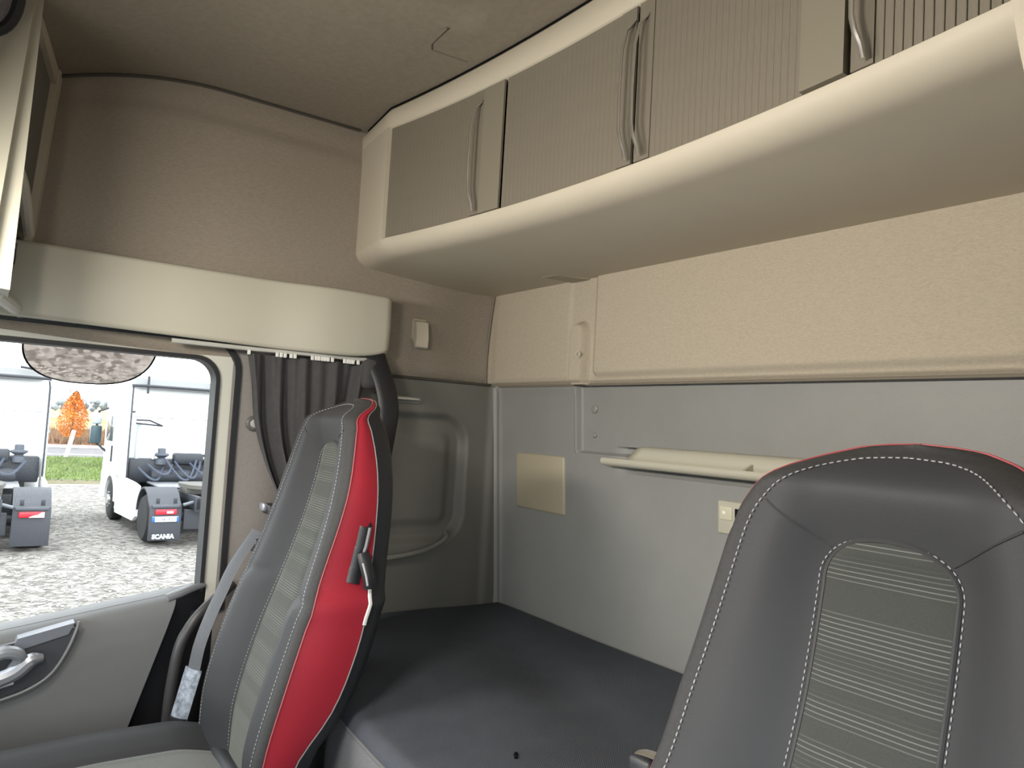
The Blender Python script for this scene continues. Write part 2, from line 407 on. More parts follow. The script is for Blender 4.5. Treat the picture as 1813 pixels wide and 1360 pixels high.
# driver-side wall with the open door, windscreen wall (out of the picture, they shape the light)
obj('wall_right', MB().add(rbox(W + 0.11, W + 0.16, -0.83, 0.14, -0.08, 2.4, 0)).add(rbox(W + 0.11, W + 0.16, -2.25, -0.82, 1.60, 2.4, 0)).add(rbox(W + 0.11, W + 0.16, -2.25, -1.95, -0.08, 2.4, 0)).add(rbox(W, W + 0.03, -0.835, 0.12, 0.0, 2.3, 0.0)),
    fabric_beige, kind='structure')
obj('wall_front', MB().add(rbox(-0.14, W + 0.14, -2.25, -2.20, -0.08, 0.93, 0)).add(rbox(-0.14, W + 0.14, -2.25, -2.20, 1.93, 2.4, 0)).add(rbox(-0.14, 0.01, -2.25, -2.20, 0.9, 1.95, 0)).add(rbox(W - 0.01, W + 0.14, -2.25, -2.20, 0.9, 1.95, 0)),
    pillar_mat, kind='structure')
obj('window_2', rbox(0.0, W, -2.228, -2.222, 0.92, 1.94, 0), screen_mat, smooth=False, kind='structure')
obj('dashboard', MB().add(rbox(0.05, W - 0.05, -2.185, -1.80, 0.55, 0.90, 0.05, 4)), door_grey, label='dark grey dashboard under the windscreen', cat='dashboard')

# ------------------------------------------------------------------ door with window
dr = empty('door_1', (0, -1.3, 0.1), kind='structure', label='passenger door with off-white window frame')
def sill(y): return 0.952 - 0.155 * (-0.87 - y)
ZT = 1.533; YR = -0.875; YF = -1.90
def rr_outline(off, rad, yr=YR, yf=YF, n=8):
    """window outline in (y,z) from the lower rear corner, going up, round the top corner, forward and back along the sill"""
    P = [(yr + off, sill(yr) - off)]
    cx, cz = yr + off - rad, ZT + off - rad
    for k in range(n + 1):
        a = pi / 2 * k / n; P.append((cx + rad * math.cos(a), cz + rad * math.sin(a)))
    P.append((yf, ZT + off)); P.append((yf, sill(yf) - off))
    return P
def ring(inner, outer, x0, x1):
    n = len(inner); V = []; Fc = []
    for (pl, x) in ((inner, x0), (outer, x0), (outer, x1), (inner, x1)): V += [(x, p[0], p[1]) for p in pl]
    for i in range(n):
        j = (i + 1) % n
        for a in range(4):
            b = (a + 1) % 4
            Fc.append((a * n + i, a * n + j, b * n + j, b * n + i))
    return V, Fc
in0 = rr_outline(0.0, 0.055); in1 = rr_outline(0.010, 0.062); in2 = rr_outline(0.012, 0.062); in3 = rr_outline(0.047, 0.075); in4 = rr_outline(0.060, 0.085)
obj('glass_gasket', ring(in0, in1, -0.055, 0.004), black_rub, dr)
obj('window_frame', ring(in2, in3, -0.06, -0.004), white_door, dr)
obj('weatherstrip', ring(in3, in4, -0.03, 0.012), black_rub, dr)
obj('outer_skin', rbox(-0.13, -0.06, -1.95, -0.82, -0.05, 0.86, 0.01), mat('truck white paint', (0.86, 0.87, 0.87), 0.3), dr)
pane = obj('window_1', ([(-0.045, p[0], p[1]) for p in in1] + [(-0.049, p[0], p[1]) for p in in1],
           [tuple(range(len(in1))), tuple(reversed(range(len(in1), 2 * len(in1))))] + [(i, (i + 1) % len(in1), len(in1) + (i + 1) % len(in1), len(in1) + i) for i in range(len(in1))]),
           glass_mat, smooth=False, kind='structure')
d2 = empty('door_2', (W, -1.3, 0.1), kind='structure', label='driver door')
mirx = lambda vf: ([(W - v[0], v[1], v[2]) for v in vf[0]], vf[1])
obj('glass_gasket', mirx(ring(in0, in1, -0.055, 0.004)), black_rub, d2)
obj('window_frame', mirx(ring(in2, in3, -0.06, -0.004)), white_door, d2)
obj('weatherstrip', mirx(ring(in3, in4, -0.03, 0.012)), black_rub, d2)
obj('outer_skin', mirx(rbox(-0.13, -0.03, -1.95, -0.82, -0.05, 0.88, 0.01)), MATS['truck white paint'], d2)
obj('header', mirx(rbox(-0.12, 0.02, -1.95, -0.80, 1.585, 1.63, 0.004)), white_door, d2)
pane_v = [Vector((2 * 0 + W - v.co.x, v.co.y, v.co.z)) for v in pane.data.vertices]
obj('window_3', (pane_v, [tuple(p.vertices) for p in pane.data.polygons]), glass_mat, smooth=False, kind='structure')
# header rail above the door window and below the cream shelf
obj('trim_2', MB().add(rbox(-0.12, 0.02, -1.95, -0.80, 1.588, 1.612, 0.004)), plastic_cream2, label='cream header trim above the door window', kind='structure')

def sill_in(y): return sill(y) + 0.004
def door_edge(z): return -0.935 - 0.10 * max(0, 0.93 - z) / 0.3          # rear edge of the door card
def card(v, y):
    """section of the door card from the glass inward and down"""
    s = sill_in(y)
    prof_t = [0.0, 0.06, 0.12, 0.2, 0.35, 0.5, 1.0]
    prof_x = [-0.045, -0.01, 0.022, 0.040, 0.048, 0.050, 0.058]
    prof_z = [0.0, -0.002, -0.010, -0.030, -0.075, -0.12, -0.50]
    return (sinterp(v, prof_t, prof_x), y, s + sinterp(v, prof_t, prof_z))
def card_fn(u, v):
    y = -1.90 + u * (1.90 - 0.92)
    x, _, z = card(v, y)
    lim = door_edge(z) + 0.0
    y2 = -1.90 + u * (1.90 + lim)
    x, _, z = card(v, y2)
    return (x, y2, z)
obj('door_card', grid(card_fn, lin(0, 1, 60), lin(0, 1, 40)), door_grey, dr)
# dark edge moulding behind the card
edge = []
def edge_fn(u, v):
    z = 0.955 - v * 0.5
    y0 = door_edge(z); y1 = -0.83
    y = y0 + (y1 - y0) * u
    return (0.030 - 0.05 * u + 0.004 * math.sin(u * pi), y, z - 0.02 * (1 - u) * (1 - v))
obj('edge_moulding', grid(edge_fn, lin(0, 1, 10), lin(0, 1, 24)), black_pl, dr)
obj('sill_cap', tube([(0.026, -0.955, 0.935), (0.022, -0.925, 0.944), (0.012, -0.895, 0.952), (0.0, -0.862, 0.956)], [0.010, 0.011, 0.010, 0.006], 10), mat('sill cap grey', (0.2, 0.21, 0.225), 0.4), dr)
# switch recess at the front of the card
sw = MB()
pl = [(-1.40, 0.845), (-1.155, 0.893), (-1.150, 0.888), (-1.165, 0.84), (-1.19, 0.800), (-1.225, 0.775), (-1.28, 0.757), (-1.40, 0.735)]
sw.add(prism(pl, 'x', 0.048, 0.062))
obj('switch_bezel', sw, mat('switch bezel', (0.045, 0.047, 0.056), 0.45), dr)
obj('bezel_rim', tube([(0.060, -1.146, 0.905), (0.063, -1.152, 0.880), (0.063, -1.167, 0.838), (0.064, -1.192, 0.796), (0.064, -1.228, 0.770), (0.064, -1.282, 0.752), (0.064, -1.40, 0.728)], 0.0035, 8), mat('rim grey', (0.2, 0.205, 0.21), 0.4), dr)
obj('pull_cap', prism([(-1.262, 0.880), (-1.155, 0.9045), (-1.165, 0.880), (-1.275, 0.850)], 'x', 0.03, 0.066), mat('pull cap blue grey', (0.15, 0.162, 0.19), 0.5), dr)
lv = MB().add(tube([(0.075, -1.40, 0.765), (0.078, -1.30, 0.797), (0.080, -1.262, 0.812), (0.080, -1.235, 0.835), (0.078, -1.212, 0.838)], [0.017, 0.017, 0.017, 0.016, 0.009], 10))
obj('door_lever', lv, satin, dr)
obj('pull_handle', tube([(0.085, -1.42, 0.832), (0.095, -1.33, 0.845), (0.096, -1.285, 0.862), (0.085, -1.255, 0.846), (0.07, -1.27, 0.815)], [0.012, 0.013, 0.014, 0.013, 0.010], 10), mat('handle pale grey', (0.26, 0.28, 0.31), 0.3), dr)
obj('light_strip', tube([(0.066, -1.36, 0.765), (0.066, -1.262, 0.786)], 0.004, 6), mat('pale strip', (0.6, 0.62, 0.65), 0.3), dr)

# kerb mirror hanging outside above the window
mk = empty('kerb_mirror', (-0.30, -1.13, 1.46), label='convex kerb mirror hanging outside above the door window, reflecting gravel', cat='mirror')
e1 = Vector((0, 1, 0)); e2 = Vector((0.80, 0, 0.60)); nn = Vector((0.60, 0, -0.80))
def mir(scale, off, n=48):
    c = Vector((-0.255, -1.135, 1.560)); P = []
    for k in range(n):
        t = 2 * pi * k / n
        cu, su = math.cos(t), math.sin(t)
        a = 0.160 * scale * math.copysign(abs(cu) ** 0.75, cu); b = 0.165 * scale * math.copysign(abs(su) ** 0.85, su)
        P.append(c + e1 * a + e2 * b + nn * off)
    return P
mp = mir(0.97, 0.004); c0 = Vector((-0.255, -1.135, 1.560))
V = []; Fc = []
rings = 8
for q in range(1, rings + 1):
    s = q / rings
    for p in mir(0.97 * s, 0.004 + 0.012 * (1 - s * s)): V.append(p)
V.append(c0 + nn * 0.016); n = 48
for q in range(rings - 1):
    for k in range(n): Fc.append((q * n + k, q * n + (k + 1) % n, (q + 1) * n + (k + 1) % n, (q + 1) * n + k))
for k in range(n): Fc.append((len(V) - 1, k, (k + 1) % n))
obj('mirror_glass', (V, Fc), mirror_mat, mk)
V = mir(1.0, 0.005) + mir(1.0, -0.01) + mir(0.7, -0.07); Fc = [tuple(range(2 * n, 3 * n))]
for q in range(2):
    for k in range(n): Fc.append((q * n + k, q * n + (k + 1) % n, (q + 1) * n + (k + 1) % n, (q + 1) * n + k))
obj('housing', (V, Fc), black_pl, mk)
obj('arm', tube([(-0.28, -1.13, 1.62), (-0.22, -1.13, 1.72), (-0.13, -1.13, 1.76)], 0.02, 8), black_pl, mk)

# ------------------------------------------------------------------ cream shelf box over the door
sh = empty('side_shelf', (0.06, -0.9, 1.58), label='cream moulded side shelf running above the door window', cat='shelf')
def vx(y): return 0.088 + 0.030 * ss(-0.80, -0.60, y) - 0.006 * ss(-0.55, -0.45, y)
def vbot(y): return sinterp(y, [-2.0, -1.35, -0.88, -0.60, -0.50, -0.43], [1.584, 1.583, 1.575, 1.571, 1.578, 1.598])
def vtop(y): return 1.752
pathy = lin(-2.0, -0.462, 60)
cols = [(y, None) for y in pathy]
# outline in plan: along the face, then a rounded end back to the wall
plan = [(vx(y), y) for y in pathy]
xe, ye = plan[-1]
for k in range(1, 9):
    a = pi / 2 * k / 8; plan.append((xe - 0.028 + 0.028 * math.cos(a), ye + 0.028 * math.sin(a)))
plan += [(0.04, ye + 0.028), (-0.03, ye + 0.028)]
def shell_pt(i, v):
    x, y = plan[i]; yy = min(y, -0.43)
    zb, zt = vbot(yy), vtop(yy)
    r = 0.010
    # v: 0 bottom inner edge, then face up, then top inner edge
    seq = [(-0.03, zb + 0.004), (-0.008, zb + 0.001), (-0.002, zb + 0.004), (0.0, zb + 0.012), (0.002, (zb + zt) / 2), (0.0, zt - 0.010), (-0.003, zt - 0.002), (-0.010, zt), (-0.022, zt - 0.004), (-0.024, zt - 0.03)]
    d, z = seq[v]
    if i > 0 and i < len(plan) - 1:
        tx, ty = plan[i + 1][0] - plan[i - 1][0], plan[i + 1][1] - plan[i - 1][1]
    elif i == 0: tx, ty = plan[1][0] - plan[0][0], plan[1][1] - plan[0][1]
    else: tx, ty = plan[-1][0] - plan[-2][0], plan[-1][1] - plan[-2][1]
    L = math.hypot(tx, ty); nx, ny = ty / L, -tx / L
    return (x + nx * d, y + ny * d, z)
obj('fascia', grid(shell_pt, range(len(plan)), range(10)), plastic_cream2, sh, sharp=60)
tb = MB()
for nm, z in (('tray_floor', 1.735), ('underside', 1.592)):
    poly = [(x - 0.010, y) for x, y in plan[:-3]] + [(-0.06, plan[-1][1] - 0.012), (-0.06, -2.0)]
    obj(nm, prism(poly, 'z', z, z + 0.006), plastic_cream2, sh, smooth=False)

# curtain rail, gliders and curtain
cr = empty('curtain_rail', (0.06, -0.7, 1.56), label='white curtain rail with gliders under the cream shelf', cat='curtain rail')
def railx(y): return 0.058 + 0.03 * ss(-0.85, -0.6, y)
obj('track', tube([(railx(y), y, 1.569 + 0.006 * ss(-0.52, -0.47, y)) for y in lin(-1.0, -0.475, 30)], 0.006, 8), mat('rail grey', (0.5, 0.5, 0.46), 0.35), cr)
gl = rbox(-0.003, 0.003, -0.004, 0.004, -0.006, 0.006, 0.0012, 1)
gm = None
for k, y in enumerate([-0.815, -0.745, -0.735, -0.725, -0.71, -0.70, -0.655, -0.645, -0.637, -0.628, -0.62, -0.612, -0.60, -0.565, -0.556, -0.548, -0.54, -0.525, -0.505]):
    if gm is None:
        o = obj('glider', gl, mat('glider white', (0.75, 0.75, 0.72), 0.4), cr); gm = o
        o.location = Vector((railx(y) + 0.006, y, 1.559)) - cr.location
        # mesh was offset by the parent's position: rebuild about its own centre
        for vtx in o.data.vertices: vtx.co += cr.location
    else:
        o = gm.copy(); COL.objects.link(o); o.location = Vector((railx(y) + 0.006, y, 1.559)) - cr.location
def cur(u, v):
    z = 1.556 - v * 0.50
    yl = sinterp(v, [0, .15, .35, .55, .75, 1.0], [-0.815, -0.802, -0.785, -0.752, -0.705, -0.64])
    yr = sinterp(v, [0, .3, .6, 1.0], [-0.485, -0.505, -0.54, -0.56])
    y = yl + (yr - yl) * (u ** 0.92)
    amp = (0.016 + 0.010 * math.sin(7 * u + 1)) * (0.45 + 0.55 * v ** 0.5) * ss(0, 0.03, u)
    ph = 2 * pi * (5.0 * u + 0.35 * math.sin(5 * u + 2 * v) + 0.25 * v * math.sin(3 * u))
    x = 0.052 + 0.03 * ss(-0.85, -0.6, y) + amp * math.sin(ph) + 0.012 * math.sin(2.2 * ph + 3 * v) * 0.35 + 0.02 * ss(0.3, 0.9, v) * math.sin(pi * u)
    y += 0.007 * math.cos(ph) * v
    return (max(0.022, x), y, z)
obj('curtain', grid(cur, lin(0, 1, 220), lin(0, 1, 60)), curtain_mat, label='charcoal pleated side curtain drawn back behind the far seat', cat='curtain')
st = empty('black_strap', (0.16, -0.45, 1.25), label='black fabric strap hanging behind the red-sided seat', cat='strap')  # dark fabric bundle below the shelf end, built as a strap
obj('webbing', tube([(0.095, -0.475, 1.585), (0.115, -0.470, 1.55), (0.135, -0.458, 1.50), (0.150, -0.450, 1.44), (0.155, -0.455, 1.38), (0.15, -0.475, 1.20), (0.14, -0.5, 0.86)], 1.0, 12, flat=(0.030, 0.009, (0, 1, 0.15))), black_pl, st)
obj('anchor', rbox(0.085, 0.12, -0.515, -0.47, 1.49, 1.57, 0.014, 3), curtain_mat, st)

# chrome hatch handle and coat hook on the side wall
hh = empty('hatch_handle', (0.0, -0.33, 1.475), label='chrome recessed handle on the dark side wall behind the far seat', cat='handle')
obj('bezel', prism([(y, z) for y, z in ((-0.42, 1.487), (-0.28, 1.482), (-0.268, 1.472), (-0.285, 1.460), (-0.42, 1.462))], 'x', -0.02, 0.012), mat('bezel grey', (0.16, 0.16, 0.15), 0.35), hh)
obj('lever', tube([(0.018, -0.42, 1.474), (0.020, -0.34, 1.473), (0.016, -0.285, 1.472)], [0.006, 0.0065, 0.004], 10), chrome, hh)
ch = empty('coat_hook', (0.0, -0.29, 1.63), label='small cream coat hook on the fabric wall right of the shelf end', cat='hook')
obj('back_plate', rbox(-0.022, 0.004, -0.316, -0.266, 1.655, 1.722, 0.008, 3), mat('hook plate', (0.42, 0.375, 0.285), 0.6), ch)
obj('hook_peg', prism([(0.000, 1.700), (0.006, 1.712), (0.018, 1.708), (0.026, 1.66), (0.024, 1.632), (0.016, 1.628), (0.006, 1.650), (-0.004, 1.66)], 'y', -0.313, -0.272), plastic_cream, ch)
kn = empty('pillar_knob', (0.018, -0.774, 1.375), label='round grey press-stud knob on the pillar trim beside the curtain', cat='knob')
obj('washer', lathe([(0.0, 0.0), (0.021, 0.0), (0.021, 0.004), (0.016, 0.008), (0.0, 0.008)], (0.012, -0.774, 1.375), 'x', 24), mat('knob base', (0.12, 0.115, 0.11), 0.4), kn)
obj('stud', lathe([(0.0, 0.008), (0.011, 0.008), (0.012, 0.016), (0.009, 0.021), (0.0, 0.022)], (0.012, -0.774, 1.375), 'x', 20), mat('stud grey', (0.42, 0.41, 0.38), 0.3), kn)

# ------------------------------------------------------------------ rear overhead cabinet
XM = 1.0
def Yf(x): return -0.452 - 0.125 * (x - XM) ** 2 if x > 0.2 else -0.532 + 0.09 * (0.2 - x)
ZB, ZTOP = 1.890, 2.190
cb = empty('overhead_cabinet', (1.0, -0.25, 1.84), label='cream overhead cabinet along the rear wall with tambour doors and chrome handles', cat='cabinet')
def low_fn(x, k):
    yf = Yf(x)
    prof = [(0.022, ZB + 0.004), (0.004, ZB), (0.0, ZB - 0.003)]
    for i in range(1, 9):
        a = pi / 2 * i / 8; prof.append((0.062 * (1 - math.cos(a)), ZB - 0.003 - 0.042 * math.sin(a)))
    d0, z0 = prof[-1]
    for t in lin(0, 1, 14)[1:]:
        prof.append((d0 + t * (-yf - d0 - 0.002), z0 - 0.018 * math.sin(min(1, t * 1.25) * pi / 2) + 0.006 * t * t))
    d, z = prof[k]
    return (x, yf + d, z)
XR = W - 0.001
cx = sorted(set([round(v, 4) for v in lin(-0.046, 0.25, 20) + lin(0.25, XR, 70)]))
shm = MB().add(grid(low_fn, cx, range(24)))
def top_fn(x, k):
    prof = [(0.022, ZTOP - 0.004), (0.004, ZTOP), (0.0, ZTOP + 0.003), (-0.002, ZTOP + 0.03), (0.0, ceil_z(x, -0.45) - 0.014), (0.006, ceil_z(x, -0.45) - 0.006), (0.022, ceil_z(x, -0.45) - 0.004)]
    return (x, Yf(x) + prof[k][0], prof[k][1])
shm.add(grid(top_fn, cx, range(7)))
def stile(xa, xb, inner):
    xx = lin(xa, xb, 14)
    zz = [ZB - 0.004] + lin(ZB, ZTOP, 10) + [ZTOP + 0.004]
    shm.add(grid(lambda x, z: (x, Yf(x) - 0.0003, z), xx, zz))
    xe = xb if inner > 0 else xa
    shm.add(grid(lambda t, z: (xe + (0.003 * t if inner > 0 else -0.003 * t), Yf(xe) + 0.022 * t, z), lin(0, 1, 4), zz))
stile(-0.046, 0.205, 1); stile(1.92, XR, -1)
obj('shell', shm, plastic_cream, cb, sharp=50)
obj('backing', grid(lambda x, z: (x, Yf(x) + 0.024, z), lin(0.15, 2.0, 40), [ZB - 0.03, ZTOP + 0.03]), dark_gap, cb)
obj('shadow_gap', tube([(x, Yf(x) + 0.006, ceil_z(x, -0.45) - 0.003) for x in lin(0.02, XR, 60)], 0.003, 6), dark_gap, cb)
# little hatch flap on the underside by the wall
obj('latch_flap', prism([(0.372, -0.112), (0.425, -0.105), (0.452, -0.008), (0.378, -0.010)], 'z', 1.829, 1.836), mat('flap taupe', (0.33, 0.30, 0.22), 0.5), cb)
slat_mesh = None
def place_slat(parent, x, wd, z0, z1, depth, bev):
    global slat_mesh
    key = (round(wd, 4),)
    if slat_mesh is None: slat_mesh = {}
    if key not in slat_mesh:
        vf = rbox(-wd / 2, wd / 2, -0.002, 0.002, 0, z1 - z0, bev, 1)
        me = bpy.data.meshes.new('slat'); me.from_pydata([tuple(v) for v in vf[0]], [], vf[1]); me.materials.append(slat_mat); slat_mesh[key] = me
    o = bpy.data.objects.new('slat', slat_mesh[key]); COL.objects.link(o); o.parent = parent
    o.location = Vector((x, Yf(x) + depth, z0)) - cb.location - parent.location
    o.rotation_euler = (0, 0, math.atan2(Yf(x + 0.005) - Yf(x - 0.005), 0.01))
def panel(name, xa, xb, m, parent, depth=0.004, z0=ZB + 0.002, z1=ZTOP - 0.002, th=0.005):
    vf = MB(); xx = lin(xa, xb, 5)
    P = [(x, Yf(x) + depth) for x in xx] + [(x, Yf(x) + depth + th) for x in reversed(xx)]
    vf.add(prism(P, 'z', z0, z1))
    return obj(name, vf, m, parent)
stile_mat = mat('stile taupe', (0.215, 0.195, 0.15), 0.42)
def handle(parent, x, s):
    y = Yf(x)
    pts = [(x + s * 0.010, y + 0.004, 2.160), (x + s * 0.004, y - 0.010, 2.140), (x, y - 0.017, 2.10), (x, y - 0.019, 2.02), (x, y - 0.017, 1.955), (x + s * 0.004, y - 0.016, 1.935), (x + s * 0.010, y - 0.012, 1.915), (x + s * 0.013, y - 0.010, 1.896)]
    P = []
    for i in range(len(pts) - 1):
        for t in (0, 0.5):
            P.append(Vector(pts[i]).lerp(Vector(pts[i + 1]), t))
    P.append(Vector(pts[-1]))
    return obj('handle', tube(P, 1.0, 10, flat=(0.0048, 0.0026, (1, -0.35 * s, 0))), chrome, parent)
def tambour(xa, xb, n, gap, hx, hs, stile_rng=None, plain=None):
    d = empty('door', ((xa + xb) / 2, Yf((xa + xb) / 2), ZB), parent=cb)
    wd = (xb - xa) / n
    for i in range(n): place_slat(d, xa + (i + 0.5) * wd, wd - gap, ZB + 0.001, ZTOP - 0.001, 0.008, 0.0007 if gap > 0.0005 else 0.00025)
    if plain: panel('pull_strip', plain[0], plain[1], slat_mat, d, 0.004)
    handle(d, hx, hs)
    return d
tambour(0.209, 0.545, 24, 0.0001, 0.566, 1, plain=(0.545, 0.582))
panel('divider', 0.583, 0.655, stile_mat, cb, 0.003)
tambour(0.663, 1.020, 27, 0.00012, 1.046, 1, plain=(1.020, 1.060))
tambour(1.106, 1.424, 24, 0.00012, 1.080, 1, plain=(1.068, 1.106))
panel('divider', 1.425, 1.496, stile_mat, cb, -0.004, th=0.02)
tambour(1.536, 1.918, 29, 0.0010, 1.515, 1, plain=(1.502, 1.5355))

gt_ = empty('cream_trim_strip', (1.76, -0.62, 1.6), label='cream upright strip at the top right edge beside the cabinet', cat='rail')  # cream strip of unidentified purpose, hung from the ceiling
obj('upright', tube([(1.755, -0.60, 2.245), (1.755, -0.60, 1.90), (1.763, -0.60, 1.80), (1.785, -0.60, 1.69)], 1.0, 10, flat=(0.017, 0.008, (1, 0.3, 0))), plastic_cream, gt_)
obj('foot', rbox(1.765, 1.805, -0.615, -0.585, 1.65, 1.695, 0.006), plastic_cream, gt_)
# ------------------------------------------------------------------ fittings on the rear wall
def wy(x, z): return rear_low(x, z)[1]
tr = empty('wall_tray', (0.95, 0.0, 1.33), label='cream storage tray set into the rear wall behind the near seat', cat='tray')
def tray_pt(u, v):
    x0, x1 = 0.555, 1.42
    # v 0..: front lip outside, lip top, inside down, floor, back up
    seq = [(-0.004, 1.318), (-0.022, 1.322), (-0.026, 1.332), (-0.022, 1.339), (-0.014, 1.338), (-0.008, 1.328), (0.020, 1.326), (0.030, 1.334), (0.032, 1.362), (0.028, 1.372), (0.018, 1.374)]
    y, z = seq[v]
    k = ss(0, 0.07, u) * (1 - ss(0.93, 1, u))
    x = x0 + (x1 - x0) * u
    if v >= 5:
        x = x0 + 0.035 + (x1 - x0 - 0.07) * u
        if v >= 8: x = x0 + 0.05 + (x1 - x0 - 0.10) * u
        z = z if v < 8 else z - 0.034 * (1 - k) * 0.9
    return (x, y - 0.002, z)
obj('tray_shell', grid(tray_pt, lin(0, 1, 60), range(11)), plastic_cream2, tr, sharp=60)
obj('divider_rib', prism([(-0.012, 1.328), (0.028, 1.328), (0.028, 1.352), (0.0, 1.338)], 'x', 0.985, 0.992), plastic_cream2, tr)
def wallslab(x0, x1, z0, z1, proud, r=0.006, back=0.012):
    """slab following the lean of the wall"""
    V, Fc = rbox(x0, x1, -proud, back, z0, z1, r, 3)
    return [Vector((v.x, v.y + 0.006 + (1.535 - v.z) * 0.072, v.z)) for v in V], Fc
obj('access_cover', wallslab(0.113, 0.352, 1.158, 1.329, 0.006, 0.010), mat('cover beige', (0.40, 0.36, 0.265), 0.5, bump=0.1), label='beige square access cover on the grey rear wall', cat='cover')
cu = empty('bunk_control_unit', (0.99, 0.02, 1.19), label='cream bunk control unit with small black display on the rear wall', cat='control panel')
obj('faceplate', wallslab(0.905, 1.085, 1.190, 1.266, 0.006, 0.005), plastic_cream2, cu)
obj('display', wallslab(0.955, 1.030, 1.222, 1.251, 0.0075, 0.001), mat('display black', (0.004, 0.004, 0.006), 0.15), cu)
obj('button', wallslab(0.912, 0.948, 1.222, 1.254, 0.0085, 0.003), mat('button cream', (0.60, 0.57, 0.44), 0.35), cu)
obj('button', wallslab(1.038, 1.076, 1.222, 1.254, 0.0085, 0.003), MATS['button cream'], cu)
obj('button', wallslab(0.945, 0.985, 1.196, 1.214, 0.0082, 0.003), MATS['button cream'], cu)
obj('button', wallslab(0.995, 1.035, 1.196, 1.214, 0.0082, 0.003), MATS['button cream'], cu)
obj('indicator', wallslab(0.922, 0.930, 1.236, 1.243, 0.0095, 0.001), mat('white mark', (0.9, 0.9, 0.85), 0.3), cu)

# ------------------------------------------------------------------ bunk
def ym(x):  # front edge of the mattress
    return -0.60 - 0.150 * ss(0.40, 0.60, x) + 0.150 * ss(1.33, 1.43, x) - 0.012 * ss(0.6, 1.0, x) * (1 - ss(1.1, 1.33, x))
def mz(x, y):
    z = 0.840
    z += 0.020 * math.exp(-((x - 0.50) / 0.22) ** 2 - ((y + 0.52) / 0.16) ** 2)
    z -= 0.018 * math.exp(-((x - 0.62) / 0.35) ** 2 - ((y + 0.24 + 0.25 * (x - 0.6)) / 0.10) ** 2)
    z -= 0.012 * math.exp(-((x - 1.2) / 0.35) ** 2 - ((y + 0.4) / 0.25) ** 2)
    z += 0.004 * math.sin(9 * x + 4 * y) * math.sin(7 * y)
    return z
mt = empty('bunk_mattress', (1.05, -0.35, 0.62), label='charcoal mesh-covered bunk mattress along the rear wall', cat='mattress')
def mat_fn(x, v):
    yb = 0.046; ye = ym(x); r = 0.028
    if v <= 40:
        y = yb + (ye + r - yb) * v / 40; return (x, y, mz(x, y))
    a = (v - 40) / 8 * pi / 2
    z0 = mz(x, ye + r)
    if v <= 48: return (x, ye + r - r * math.sin(a), z0 - r + r * math.cos(a))
    t = (v - 48) / 8
    return (x, ye + 0.006 * math.sin(t * pi) * -1, z0 - r - t * (z0 - r - 0.62))
xm = lin(0.02, W - 0.03, 130)
obj('cover', grid(mat_fn, xm, range(57)), mattress_mat, mt)
obj('side_band', grid(lambda x, v: (x, ym(x) - 0.0022 - 0.004 * math.sin(v * pi), mz(x, ym(x)) - 0.030 - v * 0.185), xm, lin(0, 1, 10)), mat('mattress side cloth', (0.16, 0.165, 0.175), 0.85, nscale=300, namp=0.15, bump=0.4), mt)
obj('piping', tube([(x, ym(x) - 0.001, mz(x, ym(x)) - 0.028) for x in xm], 0.0035, 8), mat('piping', (0.13, 0.135, 0.14), 0.7), mt)
obj('tuft', MB().add(tube([(0.985, -0.575, mz(0.985, -0.575) + 0.001), (0.975, -0.570, mz(.98, -.57) + 0.004), (0.968, -0.562, mz(.97, -.56) + 0.001)], 0.003, 6)), dark_gap, mt)
bb = obj('bunk_box', MB().add(rbox(0.03, W - 0.03, -0.54, 0.05, 0.02, 0.62, 0.01)).add(rbox(0.72, 1.32, -0.70, -0.5, 0.02, 0.60, 0.01)), black_pl, label='black bunk base box under the mattress', cat='bunk')

